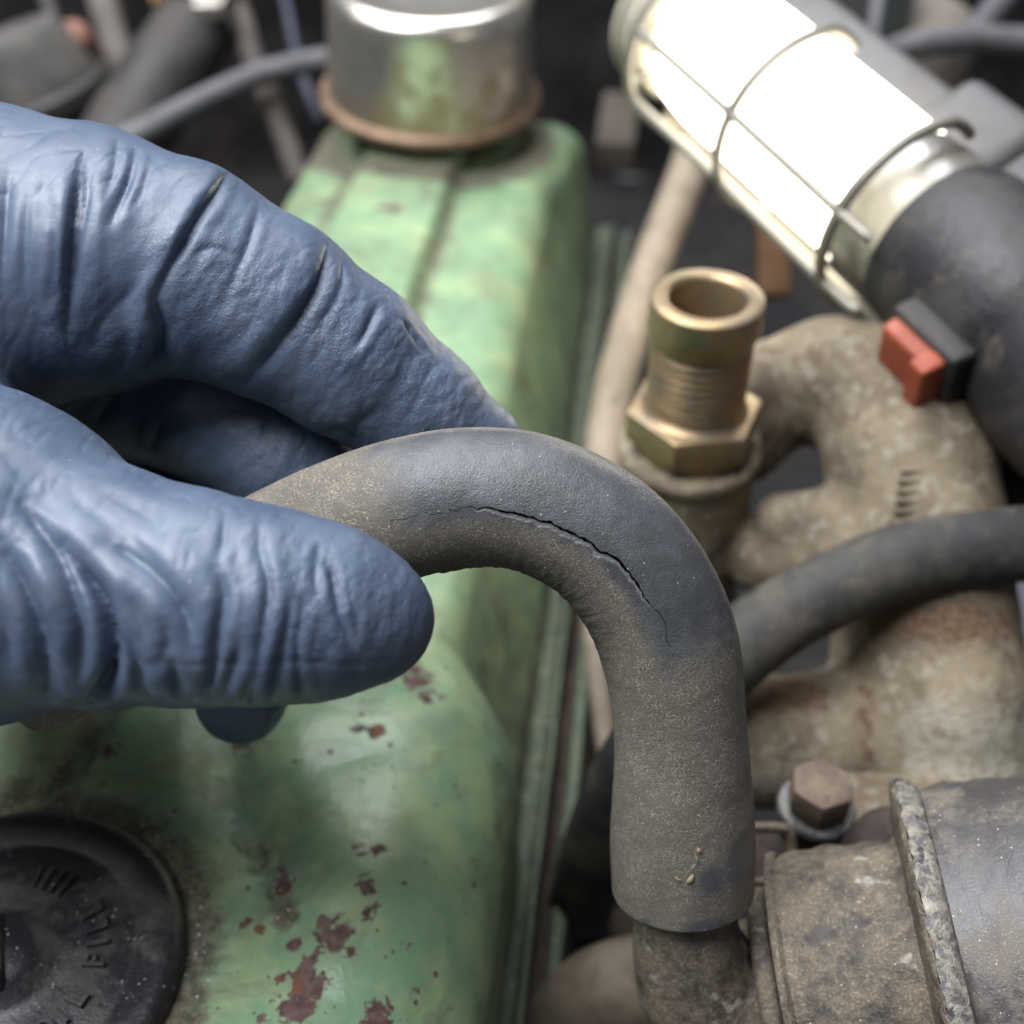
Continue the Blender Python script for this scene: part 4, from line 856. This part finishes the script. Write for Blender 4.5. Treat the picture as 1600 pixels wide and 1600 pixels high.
cable('wiring_loom', [(355, -40, 520), (378, 30, 512), (395, 90, 505), (420, 150, 500), (445, 215, 496), (470, 285, 492)], 4.6, grimy('loom_tape', (.07, .06, .055), (.12, .10, .09), None, 14, .7, 0, .4, .3, 2), 'dark taped cable hanging down left of the chrome breather cap')
cable('ground_cable', [(150, -40, 540), (172, 40, 535), (195, 110, 528), (215, 200, 520)], 6.5, grimy('cable_brown_grey', (.10, .088, .08), (.16, .14, .125), None, 18, .65, 0, .3, .35, 3), 'brownish grey cable rising behind the glove at the upper left')
cable('ignition_lead', [(235, -40, 520), (255, 10, 515), (262, 45, 512), (290, 75, 515)], 4.0, grimy('ochre_lead', (.28, .16, .05), (.20, .12, .05), None, 12, .6, 0, .2, .4), 'short ochre yellow lead beside the hose clamp')
cable('spark_lead', [(60, -30, 530), (80, 20, 525), (92, 80, 520), (70, 150, 515), (95, 230, 505)], 3.2, dk, 'thin black lead curling between grey tank cap and rusty connector')
cable('navy_wire', [(440, -30, 530), (452, 30, 524), (470, 110, 518), (500, 190, 512)], 2.2, grimy('wire_navy', (.03, .035, .06), (.05, .05, .08), None, 10, .5, 0, .1, .4), 'thin navy wire hanging just left of the chrome breather cap')
ww = thing('reservoir_cap', 'grey round tank cap at the upper left corner behind the glove', 'tank cap', P(20, 130, 500))
lathe('cap_body', [(26, -60), (26, -16), (24, -10), (22, 0), (19, 6), (0.01, 8)], P(28, 75, 500), unit(ZX - .3 * WX), grimy('grey_tank_plastic', (.085, .08, .075), (.125, .115, .105), (.06, .052, .048), 24, .55, 0, .4, .4), ww, 48)
lathe('cap_collar', [(27, -26), (29, -24), (29, -18), (27, -16)], P(28, 75, 500), unit(ZX - .3 * WX), dk, ww, 48, closed=True)
o = lathe('rusty_connector', [(0.01, 9), (5, 8.6), (7.2, 6.5), (8.2, 3), (8.2, -18)], P(118, 70, 510), unit(ZX * .8 - FWD), grimy('connector_pink_rust', (.26, .13, .10), (.18, .095, .075), None, 12, .7, 0, .4, .3), None, 32)
tag(o, 'small reddish rusty connector stub between grey tank cap and cable', 'connector')
o = cable('vacuum_hose', [(1340, 120, 430), (1390, 85, 440), (1450, 68, 445), (1530, 62, 450), (1640, 66, 455)], 5.0, gy, 'grey vacuum hose arching behind the work lamp', 'hose')
o = cable('breather_pipe', [(1510, 75, 460), (1540, 30, 470), (1580, -20, 480), (1620, -70, 490)], 5.0, gy, 'grey pipe rising to the top right corner', 'pipe')
o = cable('thin_cable', [(1362, 95, 470), (1366, 40, 480), (1378, -30, 490)], 2.6, gy, 'thin grey cable standing upright behind the lamp reflector')
jb = box('junction_box', P(1330, 25, 560), A3, (34, 20, 30), grimy('box_dark_plastic', (.055, .06, .06), (.075, .075, .075), None, 30, .5, 0, .3, .4), None, 4)
tag(jb, 'dark grey plastic junction box far behind the lamp', 'junction box')
o = lathe('brake_fluid_cap', [(26, -50), (26, -8), (24, -3), (20, 0), (0.01, 1)], P(1440, 20, 540), unit(ZX - .2 * LX), grimy('brown_cap', (.17, .145, .12), (.22, .19, .16), None, 30, .6, 0, .3, .4), None, 40)
tag(o, 'brownish round cap in the background at the top right', 'cap')
o = box('firewall_bracket', P(965, 205, 520), A3, (26, 8, 7), grimy('bracket_brown', (.06, .048, .04), (.09, .072, .056), None, 20, .7, 0, .3, .3), None, 2.5)
tag(o, 'brown metal bracket in the dark gap behind the beige tube', 'bracket')
o = box('rusty_tab', P(1208, 405, 345), [RIGHT, UP, -FWD], (5, 11, 3), grimy('tab_rust', (.085, .045, .025), (.06, .036, .022), None, 8, .7, 0, .4, .3), None, 2)
tag(o, 'rusty orange tab between the fitting and the lamp cage', 'tab')
o = cable('lower_tube', [(880, 1640, 250), (905, 1580, 246), (960, 1545, 240), (1040, 1530, 236), (1120, 1540, 236)], 9.0, grimy('tan_pipe', (.19, .155, .115), (.12, .095, .07), None, 10, .65, 0, .4, .35), 'tan dirty pipe low down behind the elbow', 'pipe')
fp = slab('inner_fender', [P(1470, 1330, 300), P(1800, 1330, 290), P(1800, 560, 330), P(1470, 560, 345)], grimy('lilac_grey_paint', (.40, .39, .48), (.34, .33, .41), None, 40, .4, 0, .2, .5, 6), None, 20, 5)
sol = fp.modifiers.new('thickness', 'SOLIDIFY'); sol.thickness = .002
tag(fp, 'pale lilac painted inner fender panel at the right edge', 'fender panel')
o = lathe('rubber_grommet', [(0.01, 8), (6, 7.6), (10, 5), (12, 0), (12, -25)], P(1590, 745, 268), unit(-FWD + .3 * UP), bk_m, None, 40)
tag(o, 'dark round rubber grommet at the right edge below the lamp handle', 'grommet')
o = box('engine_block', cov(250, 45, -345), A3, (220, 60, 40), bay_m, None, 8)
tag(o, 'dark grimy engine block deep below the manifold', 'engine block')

# ------------------------------------------------------------------ loose crumbs
def scatter(ob, n, name, smin_, smax_, mat, region):
    me = ob.data; co = np.empty(len(me.vertices) * 3, np.float32); me.vertices.foreach_get('co', co); co = co.reshape(-1, 3) / MM
    no = np.empty(len(me.vertices) * 3, np.float32); me.vertices.foreach_get('normal', no); no = no.reshape(-1, 3)
    p = proj(co); x0, y0, x1, y1 = region
    ok = np.where((p[:, 0] > x0) & (p[:, 0] < x1) & (p[:, 1] > y0) & (p[:, 1] < y1) & ((no * co).sum(1) < 0))[0]
    if len(ok) < 3: return
    i = rng.choice(ok, n); crumbs(name, co[i] + no[i] * .02 + rng.uniform(-.3, .3, (n, 3)) * .5, no[i], smin_, smax_, mat, ob)
scatter(hose, 90, 'dust_crumbs', .04, .10, crumb_m, (380, 660, 1190, 1450))
for ob in [o_ for o_ in bpy.data.objects if o_.name.split('.')[0] in ('drum', 'housing_body', 'elbow') and o_.parent == hs]: scatter(ob, 45, 'dust_crumbs', .04, .10, crumb_m, (980, 1200, 1640, 1640))
scatter([o_ for o_ in oc.children if o_.name.startswith('cap_body')][0], 90, 'dust_crumbs', .04, .11, crumb_m, (-30, 1220, 290, 1640))
